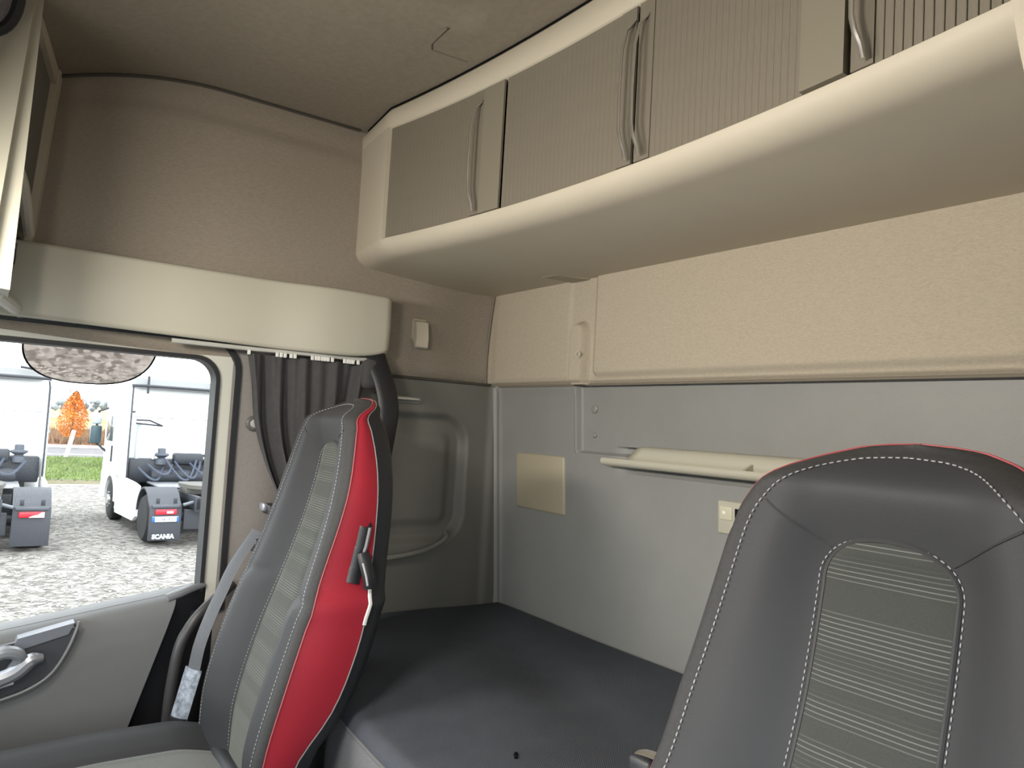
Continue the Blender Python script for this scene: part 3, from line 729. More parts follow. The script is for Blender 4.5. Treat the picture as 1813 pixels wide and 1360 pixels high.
# ------------------------------------------------------------------ seats
SZ = [0.60, 0.70, 0.80, 0.92, 1.05, 1.13, 1.23, 1.34, 1.44, 1.50]
SY = [-0.930, -0.926, -0.920, -0.892, -0.852, -0.826, -0.797, -0.774, -0.760, -0.754]
def seat_parts(root, ox, oy, oz, ws, hn=0.0, lw=0.0, ex=0.016):
    """backrest built from one lofted skin, split into its upholstery pieces"""
    # rows
    zr = lin(0.66, 1.36, 56) + lin(1.364, 1.430, 18) + [1.4315, 1.433, 1.434, 1.436, 1.438, 1.440, 1.442, 1.444, 1.446, 1.4475, 1.448]
    HSz = [0.66, 0.80, 0.92, 1.03, 1.06, 1.08, 1.18, 1.28, 1.34, 1.36, 1.38, 1.40, 1.415, 1.426, 1.432, 1.434]
    HSv = [0.205, 0.216, 0.220, 0.212, 0.202, 0.188, 0.174, 0.158, 0.147, 0.141, 0.131, 0.114, 0.093, 0.066, 0.036, 0.0]
    HTz = [1.34, 1.36, 1.38, 1.40, 1.415, 1.428, 1.438, 1.445, 1.448]
    HTv = [v + k * (ex - 0.004) / 0.012 for v, k in zip([0.171, 0.167, 0.159, 0.145, 0.128, 0.105, 0.077, 0.046, 0.0], [0.014, 0.014, 0.015, 0.016, 0.016, 0.014, 0.011, 0.007, 0.0])]
    def nar(z): return (1 - hn * ss(1.24, 1.42, z)) * ws
    def hs0(z): return max(0.0, sinterp(z, HSz, HSv) - (lw * (1 - ss(1.02, 1.085, z)) if z < 1.1 else 0))
    def hs(z): return hs0(z) * nar(z)
    def ho(z): return max(0.0, (hs0(z) + 0.022 + ex * ss(1.1, 1.3, z)) if z < 1.34 else sinterp(z, HTz, HTv)) * nar(z)
    def dep(z): return sinterp(z, [0.66, 0.78, 0.86, 0.95, 1.05, 1.13, 1.23, 1.34, 1.40, 1.448], [0.030, 0.060, 0.100, 0.113, 0.108, 0.090, 0.066, 0.042, 0.022, 0.003])
    def yf(z): return sinterp(z, SZ, SY)
    def thick(z): return sinterp(z, [0.66, 0.80, 0.95, 1.10, 1.25, 1.40, 1.448], [0.105, 0.10, 0.125, 0.125, 0.10, 0.080, 0.055])
    def front(x, z):
        """depth of the front upholstery at lateral x (relative), height z"""
        h = hs(min(z, 1.36)); a = abs(x)
        y = yf(z)
        # padded fields either side of the insert, deeper lower side bolsters
        b = ss(0.070, 0.110, a) * (1 - ss(h - 0.03, h, a))
        low = 1 - ss(1.030, 1.070, z)
        y -= 0.004 * b + 0.010 * b * low * ss(0.70, 0.80, z)
        y += 0.036 * (1 - ss(0.055, max(0.10, h - 0.02), a)) * (1 - 0.75 * ss(1.30, 1.41, z))
        y -= 0.005 * math.exp(-((a - h) / 0.012) ** 2)
        y += 0.006 * math.exp(-((z - 1.060 + 0.10 * (a - 0.09)) / 0.006) ** 2) * ss(0.085, 0.11, a)
        # roll back at the top
        y += 0.050 * ss(1.385, 1.449, z) ** 2
        return y
    NFR = 33
    def F(i, j, w0, w1):  # front face grid
        z = zr[i]; h = hs(z)
        x = -h + 2 * h * j / (NFR - 1)
        return (x, front(x, z), z)
    def P(p): return Vector((ox + p[0], oy + p[1], oz + p[2]))
    nf = [i for i, z in enumerate(zr) if z <= 1.4341]
    obj('backrest_front', grid(lambda i, j: P(F(i, j, 0, 1)), nf, range(NFR)), seat_grey, root, sharp=80)
    # rolled bolster band from the stitched seam to the side panel, over both sides
    def band(s):
        def g(i, k):
            z = zr[i]; h, o = hs(z), ho(z)
            t = k / 8
            y0 = front(h, min(z, 1.434)) if z <= 1.434 else front(0, z)
            x = h + (o - h) * math.sin(t * pi / 2)
            y = y0 + 0.014 * (1 - math.cos(t * pi / 2)) - 0.003 * math.sin(t * pi)
            return P((s * x, y, z))
        return g
    bm_ = MB()
    for s in (-1, 1): bm_.add(grid(band(s), range(len(zr)), range(9)))
    obj('bolster_band', bm_, seat_grey2, root, sharp=80)
    def side(s):
        def g(i, k):
            z = zr[i]; o = ho(z); t = k / 6
            y0 = (front(hs(z), min(z, 1.434)) if z <= 1.434 else front(0, z)) + 0.014
            return P((s * (o - 0.004 * t * t + 0.003 * math.sin(pi * t)), y0 + dep(z) * t, z))
        return g
    for s in (-1, 1):
        obj('side_panel', grid(side(s), range(len(zr)), range(7)), red_mat, root, sharp=80)
        edge = [side(s)(i, 6) + Vector((s * 0.0015, 0.001, 0)) for i in range(0, len(zr), 2)]
        obj('edge_piping', tube(edge, 0.0013, 6), mat('piping silver', (0.20, 0.20, 0.20), 0.6), root)
        edge = [side(s)(i, 0) + Vector((s * 0.001, -0.001, 0)) for i in range(0, len(zr), 2)]
        obj('red_piping', tube(edge, 0.0014, 6), mat('piping rose', (0.34, 0.06, 0.07), 0.6), root)
    def back(i, k):
        z = zr[i]; o = ho(z)
        e = side(1)(i, 6) - Vector((ox, oy, oz)); x0 = e.x; y0 = e.y
        a = -math.cos(pi * k / 20)
        yb = y0 + 0.042 * (1 - ss(1.39, 1.449, z)) + 0.006
        sh_ = (1 - abs(a) ** 14) ** 0.5
        return P((a * (x0 - 0.001), y0 + (yb - y0) * sh_, z))
    obj('back_shell', grid(back, range(len(zr)), range(21)), black_pl, root, sharp=80)
    # woven centre insert
    def inw(z):
        zt = 1.352
        if z > zt - 0.045: return 0.066 * math.sqrt(max(0, 1 - ((z - (zt - 0.045)) / 0.045) ** 2)) ** 0.85
        return 0.066 + 0.012 * ss(1.2, 0.9, z)
    zi = lin(0.66, 1.305, 60) + [1.307 + 0.045 * math.sin(pi / 2 * k / 18) for k in range(19)]
    def ins(i, j):
        z = zi[i]; h = inw(z); x = -h + 2 * h * j / 16
        ed = 1 - abs(2 * j / 16 - 1) ** 8
        return P((x, front(x, z) - 0.0015 - 0.005 * ed * ss(1.352, 1.335, z), z))
    obj('centre_insert', grid(ins, range(len(zi)), range(17)), insert_mat, root, sharp=80)
    rim = [P((inw(z), front(inw(z), z) - 0.001, z)) for z in zi] + [P((-inw(z), front(inw(z), z) - 0.001, z)) for z in reversed(zi)]
    obj('insert_seam', tube(rim, 0.0026, 6), mat('seam charcoal', (0.03, 0.03, 0.032), 0.7), root)
    # stitching: around the front field and around the insert
    sp = [P((hs(z) - 0.002, front(hs(z), z) - 0.0015, z)) for z in zr if z <= 1.4341]
    spl = [P((-hs(z) + 0.002, front(hs(z), z) - 0.0015, z)) for z in zr if z <= 1.4341]
    stt = MB(); L = sp + list(reversed(spl))
    d = dashes(L, 0.0045, 0.0028, 0.0009); stt.v += d.v; stt.f += d.f
    ri = [P((inw(z) + 0.005, front(inw(z) + 0.005, z) - 0.0012, z)) for z in zi if z > 0.7] + [P((-(inw(z) + 0.005), front(inw(z) + 0.005, z) - 0.0012, z)) for z in reversed(zi) if z > 0.7]
    d = dashes(ri, 0.0040, 0.0030, 0.0008); n0 = len(stt.v)
    stt.add((d.v, d.f))
    obj('stitching', stt, stitch_mat, root, kind='stuff')
    # seams running from the insert's shoulders out to the upper corners
    for s in (-1, 1):
        pts = []
        for t in lin(0, 1, 20):
            x = 0.060 + (0.124 - 0.060) * t; z = 1.338 + (1.380 - 1.338) * t
            pts.append(P((s * x, front(x, z) - 0.0002, z)))
        obj('shoulder_seam', tube(pts, 0.0014, 6), MATS['seam charcoal'], root)
    # cushion
    def cush(u, v):
        x = -0.245 + 0.49 * u; y = -1.50 + v * (1.50 - 0.885)
        a = abs(x)
        z = 0.690 + 0.030 * ss(0.10, 0.19, a) * (1 - 0.9 * ss(0.212, 0.245, a)) + 0.010 * ss(-1.35, -1.1, y) - 0.02 * ss(-1.0, -0.88, y)
        z -= 0.05 * (1 - ss(-1.50, -1.40, y)) ** 2
        z -= 0.035 * ss(0.225, 0.245, a) ** 2
        z -= 0.012 * math.exp(-((a - 0.125) / 0.006) ** 2) * 0.4
        return P((x, y, z))
    cs = MB().add(grid(cush, lin(0, 1, 90), lin(0, 1, 50)))
    obj('seat_cushion', cs, seat_grey, root, sharp=80)
    obj('cushion_insert', grid(lambda u, v: cush(0.5 + (u - 0.5) * 0.50, v) + Vector((0, 0, 0.0025 + 0.004 * math.sin(pi * u))), lin(0, 1, 30), lin(0.02, 0.96, 40)), mat('plain seat textile', (0.075, 0.08, 0.07), 0.85, nscale=250, namp=0.25, bump=0.4, bscale=700, sheen=0.3, spec=0.2), root)
    obj('cushion_side', MB().add(rbox(ox - 0.243, ox + 0.243, oy - 1.49, oy - 0.87, oz + 0.56, oz + 0.672, 0.03, 4)), seat_grey2, root)
    obj('seat_base', MB().add(rbox(ox - 0.20, ox + 0.20, oy - 1.40, oy - 0.80, 0.02, oz + 0.57, 0.02, 3)), black_pl, root)
    obj('hinge_cover', MB().add(rbox(ox - 0.226, ox + 0.226, oy - 0.93, oy - 0.755, oz + 0.45, oz + 0.70, 0.03, 3)), black_pl, root)
    return dict(P=P, hs=hs, ho=ho, front=front, side=side, zr=zr)

ps = empty('passenger_seat', (0.48, -0.9, 0.0), label='grey high-backed far seat with bright red leather side panel', cat='seat')
S = seat_parts(ps, 0.495, 0.0, 0.0, 1.0, hn=0.10, lw=0.014)
# adjuster slot and lever on the red side that faces us
def on_side(z, t):
    zz = S['zr']; i = min(range(len(zz)), key=lambda k: abs(zz[k] - z)); a = S['side'](1)
    return a(i, 0).lerp(a(i, 6), t)
slot = [on_side(z, 0.72 - 0.10 * (1.20 - z) / 0.115) + Vector((0.003, 0, 0)) for z in lin(1.20, 1.095, 12)]
sl = obj('adjuster_slot', tube(slot, 1.0, 12, flat=(0.014, 0.006, (0, 1, 0))), black_pl, ps)
obj('slot_bezel', tube([p + Vector((0.003, 0.007, 0)) for p in slot[:7]], 1.0, 8, flat=(0.0045, 0.005, (0, 1, 0))), mat('slot grey', (0.16, 0.16, 0.17), 0.35), sl)
b0 = on_side(1.145, 0.72)
lev = obj('recline_lever', tube([b0 + Vector((0.012, 0.0, 0.005)), b0 + Vector((0.020, 0.003, -0.012)), b0 + Vector((0.024, 0.010, -0.038)), b0 + Vector((0.022, 0.014, -0.058))], 1.0, 12, flat=(0.013, 0.008, (0, 1, 0))), black_pl, ps)
obj('lever_shine', tube([b0 + Vector((0.029, -0.006, -0.010)), b0 + Vector((0.033, 0.001, -0.035)), b0 + Vector((0.030, 0.006, -0.052))], 0.0022, 6), mat('lever shine grey', (0.4, 0.4, 0.4), 0.3), lev)  # pale strip standing in for a highlight along the lever
ed = [on_side(z, 1.0) + Vector((0.004, 0.0, 0)) for z in lin(1.08, 1.015, 6)]
obj('zip_strip', tube(ed, 1.0, 6, flat=(0.004, 0.002, (0, 1, 0))), mat('pale strip2', (0.55, 0.55, 0.53), 0.5), ps)

ds = empty('driver_seat', (1.676, -0.8, 0.0), label='grey high-backed near seat with white stitching and pinstriped centre', cat='seat')
S2 = seat_parts(ds, 1.660, 0.100, -0.040, 1.0, lw=0.034, ex=0.002)
ps.rotation_euler = (0, 0, math.radians(-2))

# far seat's belt, its wrapped buckle, the grab rail and the little guides
sb = empty('seat_belt', (0.20, -0.92, 0.66), label='grey seat belt running down beside the far seat to a film-wrapped end', cat='seat belt')
bpth = [(0.165, -0.790, 1.115), (0.175, -0.842, 1.035), (0.180, -0.868, 0.975), (0.183, -0.892, 0.915), (0.185, -0.910, 0.855), (0.185, -0.918, 0.800)]
obj('webbing', tube(bpth, 1.0, 10, flat=(0.017, 0.0016, (1.0, 0.75, 0.1))), belt_mat, sb)
obj('film_wrapped_end', tube([(0.185, -0.918, 0.805), (0.185, -0.926, 0.77), (0.185, -0.936, 0.725), (0.185, -0.944, 0.69)], 1.0, 10, flat=(0.024, 0.008, (1.0, 0.75, 0.1))), film_mat, sb)
obj('buckle_stalk', tube([(0.185, -0.944, 0.70), (0.185, -0.950, 0.62)], 1.0, 10, flat=(0.026, 0.012, (1, 0.6, 0))), black_pl, sb)
gr = obj('grab_rail', tube([(0.020, -0.80, 0.955), (0.055, -0.835, 0.940), (0.075, -0.870, 0.920), (0.085, -0.905, 0.885), (0.088, -0.930, 0.835), (0.088, -0.940, 0.77), (0.086, -0.945, 0.69), (0.080, -0.945, 0.55)], 0.013, 12),
         mat('dark grey grab rail', (0.05, 0.05, 0.052), 0.4), label='curved dark grab rail between the door and the far seat', cat='grab rail')
bg = empty('belt_guide', (0.10, -0.75, 1.15), label='small black belt guide sticking out beside the far seat headrest', cat='belt guide')
obj('guide_block', rbox(0.10, 0.16, -0.762, -0.728, 1.150, 1.176, 0.005, 2), black_pl, bg)
obj('guide_cap', rbox(0.10, 0.135, -0.770, -0.758, 1.158, 1.178, 0.004, 2), satin, bg)
bc = empty('belt_bracket', (0.13, -0.79, 1.07), label='black rounded belt bracket at the top of the grey seat belt', cat='bracket')
obj('bracket_body', rbox(0.12, 0.19, -0.800, -0.752, 1.062, 1.098, 0.008, 2), black_pl, bc)
obj('bracket_rim', tube([(0.145, -0.806, 1.062), (0.140, -0.808, 1.082), (0.145, -0.800, 1.098)], 0.004, 6), satin, bc)
bu = empty('belt_buckle', (1.41, -0.70, 0.95), label='metal belt buckle tongue beside the near seat at the bottom edge', cat='buckle')
obj('tongue', tube([(1.392, -0.70, 0.985), (1.392, -0.70, 1.018), (1.400, -0.70, 1.026), (1.430, -0.70, 1.030)], 1.0, 8, flat=(0.010, 0.0028, (0, 1, 0))), chrome, bu)
obj('buckle_body', rbox(1.385, 1.425, -0.715, -0.685, 0.92, 1.026, 0.01, 3), black_pl, bu)

# ------------------------------------------------------------------ front overhead unit, seen edge-on at the far left
fo = empty('front_overhead_unit', (0.3, -1.5, 1.6), label='cream front overhead locker seen edge-on above the door', cat='cabinet')
def fy(x, z): return -1.283 - 0.165 * x - 0.058 * (2.1 - z) - 0.03 * max(0, x - 0.3)
def fface(xa, xb, za, zb, dep, m, name, th=0.02, n=10):
    vf = MB(); xx = lin(xa, xb, n)
    zz = lin(za, zb, 6)
    vf.add(grid(lambda x, z: (x, fy(x, z) + dep, z), xx, zz)); vf.add(grid(lambda x, z: (x, fy(x, z) + dep - th, z), xx, zz))
    for z in (za, zb): vf.add(grid(lambda x, t: (x, fy(x, z) + dep - th * t, z), xx, [0, 1]))
    for x in (xa, xb): vf.add(grid(lambda z, t: (x, fy(x, z) + dep - th * t, z), zz, [0, 1]))
    return obj(name, vf, m, fo, sharp=40)
fface(-0.02, 0.035, 1.60, 2.19, 0.004, plastic_cream, 'wall_stile', 0.05)
fface(0.035, 0.36, 1.755, 2.13, -0.012, mat('locker door dark', (0.16, 0.155, 0.135), 0.6), 'locker_door')
fface(0.035, 0.36, 1.61, 1.74, -0.014, mat('lower panel dark', (0.10, 0.105, 0.11), 0.5), 'switch_panel')
fface(0.36, 0.42, 1.60, 2.19, 0.004, plastic_cream2, 'divider_post', 0.045)
fface(-0.02, 0.46, 2.13, 2.22, 0.000, plastic_cream, 'top_rail', 0.04)
obj('locker_body', MB().add(prism([(-1.345, 1.60), (-1.335, 2.2), (-1.70, 2.1), (-1.70, 1.62)], 'x', 0.14, 0.40)), plastic_cream2, fo)
obj('locker_handle', tube([(0.35, fy(0.35, 1.845) + 0.002, 1.845), (0.27, fy(0.27, 1.82) + 0.007, 1.82), (0.10, fy(0.10, 1.765) + 0.004, 1.765)], 0.012, 10), mat('pale handle', (0.5, 0.47, 0.42), 0.35), fo)
obj('knob', lathe([(0, -0.01), (0.016, -0.01), (0.016, 0.012), (0.0, 0.014)], (0.22, fy(0.22, 1.68) - 0.006, 1.69), 'y', 16), black_pl, fo)
obj('bottom_lip', tube([(0.30, fy(0.3, 1.6) - 0.004, 1.602), (0.15, fy(0.15, 1.6) - 0.0, 1.600), (0.0, fy(0.0, 1.6), 1.600)], 0.014, 10), mat('lip white', (0.62, 0.6, 0.55), 0.4), fo)
sp = empty('corner_ring', (0.5, -1.41, 2.03), label='dark round fitting in the top corner beside the cream locker post', cat='ring fitting')  # dark ring of unidentified purpose around a grey face
ctr = Vector((0.50, -1.408, 2.088)); ax = Vector((0.9, 0.2, -0.4)).normalized()
ta = ax.cross(Vector((0, 0, 1))).normalized(); tb_ = ax.cross(ta)
obj('rim', tube([ctr + ta * 0.034 * math.cos(t) + tb_ * 0.060 * math.sin(t) for t in lin(0, 2 * pi, 33)], 0.010, 10, cap=False), black_rub, sp)
V = [ctr + ta * 0.03 * s * math.cos(2 * pi * k / 24) + tb_ * 0.055 * s * math.sin(2 * pi * k / 24) + ax * 0.01 * (1 - s) for s in (0.3, 0.7, 1.0) for k in range(24)]
Fc = [tuple(range(24))] + [(q * 24 + k, q * 24 + (k + 1) % 24, (q + 1) * 24 + (k + 1) % 24, (q + 1) * 24 + k) for q in range(2) for k in range(24)]
obj('ring_face', (V, Fc), mat('speaker cloth', (0.2, 0.18, 0.19), 0.9, nscale=300, namp=0.3), sp)

# added fill lamps, out of view, that brighten the cab interior
def fill_lamp(x, power, label):
    L_ = empty('fill_lamp', (x, -1.56, 1.60), label=label, cat='lamp', group='added fill lamps under the front header')
    obj('housing', rbox(x - 0.17, x + 0.17, -1.66, -1.555, 1.60, 1.70, 0.02, 3), plastic_cream2, L_)
    obj('mount_arm', tube([(x, -1.64, 1.68), (x, -1.80, 1.86), (x, -2.19, 1.97)], 0.02, 8), plastic_cream2, L_)
    m = bpy.data.materials.new('fill lamp diffuser'); m.use_nodes = True; b = m.node_tree.nodes['Principled BSDF']
    b.inputs['Base Color'].default_value = (0.8, 0.78, 0.7, 1); b.inputs['Emission Color'].default_value = (1, 0.93, 0.83, 1); b.inputs['Emission Strength'].default_value = 4.0
    obj('diffuser', rbox(x - 0.14, x + 0.14, -1.556, -1.550, 1.615, 1.685, 0.002), m, L_)
    l = bpy.data.lights.new('fill_lamp_light', 'AREA'); l.shape = 'RECTANGLE'; l.size = 0.28; l.size_y = 0.08; l.energy = power * 1.04; l.color = (1.0, 0.93, 0.83)
    o = bpy.data.objects.new('fill_lamp_light', l); COL.objects.link(o); o.parent = L_
    o.location = Vector((0, 0.016, 0.05)); o.rotation_euler = Vector((0, 1, -0.40)).to_track_quat('-Z', 'Y').to_euler()
for x_, e_, t_ in ((0.72, 12.0, 'added cream fill lamp under the front header on the passenger side'), (1.40, 17.0, 'added cream fill lamp under the front header on the driver side')): fill_lamp(x_, e_, t_)

# ------------------------------------------------------------------ outside: yard, verge, road, fields
G = -1.45
def gravel_material():
    m = bpy.data.materials.new('pale gravel'); m.use_nodes = True
    nt = m.node_tree; b = nt.nodes['Principled BSDF']; L = nt.links
    b.inputs['Roughness'].default_value = 0.9; b.inputs['Specular IOR Level'].default_value = 0.2
    tc = nt.nodes.new('ShaderNodeTexCoord')
    v = nt.nodes.new('ShaderNodeTexVoronoi'); v.inputs['Scale'].default_value = 11; L.new(tc.outputs['Object'], v.inputs['Vector'])
    n = nt.nodes.new('ShaderNodeTexNoise'); n.inputs['Scale'].default_value = 5; n.inputs['Detail'].default_value = 8; L.new(tc.outputs['Object'], n.inputs['Vector'])
    n2 = nt.nodes.new('ShaderNodeTexNoise'); n2.inputs['Scale'].default_value = 0.25; L.new(tc.outputs['Object'], n2.inputs['Vector'])
    bw = nt.nodes.new('ShaderNodeSeparateColor'); L.new(v.outputs['Color'], bw.inputs[0])
    ad = nt.nodes.new('ShaderNodeMath'); ad.operation = 'MULTIPLY_ADD'; ad.inputs[1].default_value = 0.55; L.new(bw.outputs[0], ad.inputs[0])
    ml = nt.nodes.new('ShaderNodeMath'); ml.operation = 'MULTIPLY'; ml.inputs[1].default_value = 0.45; L.new(n.outputs['Fac'], ml.inputs[0]); L.new(ml.outputs[0], ad.inputs[2])
    r = nt.nodes.new('ShaderNodeValToRGB')
    for e, (p, c) in zip([r.color_ramp.elements[0], r.color_ramp.elements[1]], ((0.25, (0.085, 0.078, 0.069, 1)), (0.75, (0.24, 0.227, 0.21, 1)))): e.position = p; e.color = c
    L.new(ad.outputs[0], r.inputs['Fac'])
    L.new(r.outputs['Color'], b.inputs['Base Color'])
    bp = nt.nodes.new('ShaderNodeBump'); bp.inputs['Strength'].default_value = 0.8; bp.inputs['Distance'].default_value = 0.03
    L.new(ad.outputs[0], bp.inputs['Height']); L.new(bp.outputs['Normal'], b.inputs['Normal'])
    return m
gravel = gravel_material()
def gz(x, y): return G + 0.03 * math.sin(x * 0.5) * math.sin(y * 0.4)
obj('ground', grid(lambda x, y: (x, y, gz(x, y)), lin(-28.7, 14, 120), lin(-40, 40, 120)), gravel, kind='structure')
# loose stones scattered over the yard
st_ = MB()
rs = random.Random(3)
for _ in range(9000):
    d = rs.uniform(1.5, 24) ; x = -d; y = -1.3 + (d + 2) * rs.uniform(-0.05, 0.34)
    if x < -14.6 and (-2.7 < y < 0.2 or 1.5 < y < 4.4): continue
    s = rs.uniform(0.012, 0.04); z = gz(x, y) + s * 0.2; a = rs.uniform(0, pi)
    c, sn = math.cos(a) * s, math.sin(a) * s
    h = s * rs.uniform(0.35, 0.7)
    V = [(x + c, y + sn, z), (x - sn * 0.7, y + c * 0.7, z), (x - c, y - sn, z), (x + sn * 0.7, y - c * 0.7, z), (x + c * 0.2, y - sn * 0.2, z + h)]
    st_.add((V, [(0, 1, 4), (1, 2, 4), (2, 3, 4), (3, 0, 4)]))
obj('gravel_stones', st_, mat('stone', (0.23, 0.217, 0.198), 0.85, nscale=3, namp=0.45), smooth=False, label='loose pale gravel stones strewn across the yard', cat='gravel', kind='stuff', fix=False)
def strip(name, xa, xb, col, z=G, amp=0.25, sc_=0.8, kind='structure', label=None, cat=None):
    return obj(name, grid(lambda x, y: (x, y, z), lin(xa, xb, 4), lin(-150, 150, 4)), mat(name + ' colour', col, 0.95, nscale=sc_, namp=amp, spec=0.1), kind=kind, label=label, cat=cat)
strip('ground_verge', -30.6, -28.6, (0.11, 0.098, 0.06), G + 0.02)
strip('ground_grass', -44.5, -30.5, (0.085, 0.11, 0.035), G + 0.03, 0.4, 1.2)
strip('road', -56, -44.4, (0.13, 0.127, 0.13), G + 0.02, 0.1)
obj('road_line', MB().add(grid(lambda x, y: (x, y, G + 0.035), [-46.8, -46.2], lin(-150, 150, 3))).add(grid(lambda x, y: (x, y, G + 0.035), [-55.2, -54.0], lin(-150, 150, 3))), mat('road white', (0.6, 0.6, 0.6), 0.8), kind='structure')
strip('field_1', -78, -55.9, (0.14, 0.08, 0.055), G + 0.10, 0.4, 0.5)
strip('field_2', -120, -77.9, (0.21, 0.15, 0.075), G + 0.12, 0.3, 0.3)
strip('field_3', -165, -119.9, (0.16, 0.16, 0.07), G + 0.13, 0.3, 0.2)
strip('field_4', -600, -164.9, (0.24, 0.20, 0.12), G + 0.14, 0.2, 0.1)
# reed and grass tufts on the verge
tu = MB()
for _ in range(9000):
    x = rs.uniform(-44, -30); y = rs.uniform(-3, 8); h = rs.uniform(0.05, 0.2); a = rs.uniform(0, pi)
    dx, dy = math.cos(a) * 0.025, math.sin(a) * 0.025
    tu.add(([(x - dx, y - dy, G + 0.02), (x + dx, y + dy, G + 0.02), (x + rs.uniform(-.06, .06), y + rs.uniform(-.06, .06), G + h)], [(0, 1, 2)]))
obj('grass_blades', tu, mat('grass blade', (0.11, 0.16, 0.035), 0.8, nscale=0.6, namp=0.5), smooth=False, label='tufty green grass blades on the verge before the road', cat='grass', kind='stuff', fix=False)
sc_br = MB()
for _ in range(9000):
    x = rs.uniform(-77, -57); y = rs.uniform(-4, 16); h = rs.uniform(0.2, 0.9); a = rs.uniform(0, pi); q = rs.uniform(0.04, 0.14)
    dx, dy = math.cos(a) * q, math.sin(a) * q
    sc_br.add(([(x - dx, y - dy, G + 0.05), (x + dx, y + dy, G + 0.05), (x + rs.uniform(-.2, .2), y + rs.uniform(-.2, .2), G + h)], [(0, 1, 2)]))
obj('field_scrub', sc_br, mat('scrub', (0.19, 0.11, 0.06), 0.9, nscale=0.4, namp=0.5), smooth=False, label='reddish brown scrub growing beyond the road', cat='scrub', kind='stuff', fix=False)
# distant trees
tl = MB()
for k, y in enumerate((2, 9, 15, 22, 27, 33, 40, 47, 55, 64, 73)):
    x = -300 - 6 * (k % 3); h = rs.uniform(4.0, 5.4); wd = rs.uniform(7, 10)
    for _ in range(14):
        c = Vector((x + rs.uniform(-.3, .3) * wd, y + rs.uniform(-.45, .45) * wd, G + h * rs.uniform(0.2, 0.8))); r = wd * rs.uniform(0.10, 0.18)
        bm = bmesh.new(); bmesh.ops.create_icosphere(bm, subdivisions=2, radius=r)
        for v in bm.verts: v.co = v.co * rs.uniform(0.8, 1.15) + c
        bm.verts.index_update()
        tl.add(([v.co.copy() for v in bm.verts], [[v.index for v in f.verts] for f in bm.faces])); bm.free()
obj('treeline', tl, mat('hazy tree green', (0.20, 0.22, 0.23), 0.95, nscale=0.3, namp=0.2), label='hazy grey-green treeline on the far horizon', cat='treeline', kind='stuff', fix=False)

# orange autumn tree
ot = empty('autumn_tree', (-53.5, 3.75, G), label='small orange-leaved autumn tree between the two white trucks', cat='tree')
tx, ty = -53.5, 3.75
ot.location = (tx, ty, G)
tk = MB().add(tube([(tx, ty, G), (tx, ty + 0.02, G + 1.0), (tx, ty + 0.05, G + 2.6), (tx, ty + 0.15, G + 4.2)], [0.07, 0.06, 0.04, 0.012], 8))
for k in range(16):
    z = G + rs.uniform(1.0, 3.6); a = rs.uniform(0, 2 * pi); l = rs.uniform(0.5, 1.0)
    tk.add(tube([(tx, ty, z), (tx + math.cos(a) * l * .6, ty + math.sin(a) * l * .6, z + 0.4 * l), (tx + math.cos(a) * l, ty + math.sin(a) * l, z + 0.9 * l)], [0.025, 0.015, 0.006], 5))
obj('trunk', tk, mat('bark brown', (0.08, 0.05, 0.035), 0.9), ot)
lf = MB()
for _ in range(4600):
    t = rs.random(); z = G + 0.75 + t * 2.9
    R = 0.90 * sinterp(t, [0, .15, .4, .65, .85, 1.0], [0.55, 0.9, 1.0, 0.72, 0.42, 0.10])
    a = rs.uniform(0, 2 * pi); r = R * rs.random() ** 0.5
    if math.sin(a * 3 + z * 4) < -0.55 and r > 0.5 * R: continue
    p = Vector((tx + r * math.cos(a), ty + 0.1 * t + r * math.sin(a), z))
    d1 = Vector((rs.uniform(-1, 1), rs.uniform(-1, 1), rs.uniform(-1, 1))).normalized(); d2 = d1.orthogonal().normalized()
    s = rs.uniform(0.04, 0.085)
    lf.add(([p - d1 * s, p + d2 * s * .6, p + d1 * s, p - d2 * s * .6], [(0, 1, 2, 3)]))
o = obj('foliage', lf, mat('orange leaf', (0.60, 0.20, 0.028), 0.7, nscale=1.2, namp=0.4), ot, smooth=False, kind='stuff', fix=False)
# fence post and leaning white post
fp = empty('fence_post', (-33.6, 0.95, G), label='thin green metal fence post at the edge of the gravel yard', cat='post')
obj('post', tube([(-33.6, 0.95, G), (-33.6, 0.95, G + 2.05)], 0.09, 8), mat('fence green grey', (0.16, 0.20, 0.19), 0.5), fp)
obj('cap', lathe([(0.0, 0), (0.11, 0), (0.10, 0.05), (0.0, 0.06)], (-33.6, 0.95, G + 2.05), 'z', 12), MATS['fence green grey'], fp)
obj('bracket', rbox(-33.72, -33.48, 0.72, 1.18, G + 1.62, G + 1.72, 0.01), MATS['fence green grey'], fp)
obj('marker_post', MB().add(tube([(-44.2, 2.75, G), (-44.2, 3.02, G + 1.45)], [0.10, 0.10], 10)).add(tube([(-44.2, 2.90, G + 0.8), (-44.2, 2.94, G + 1.0)], 0.103, 10)), mat('marker white', (0.7, 0.69, 0.66), 0.5), label='white leaning marker post in front of the orange tree', cat='post')

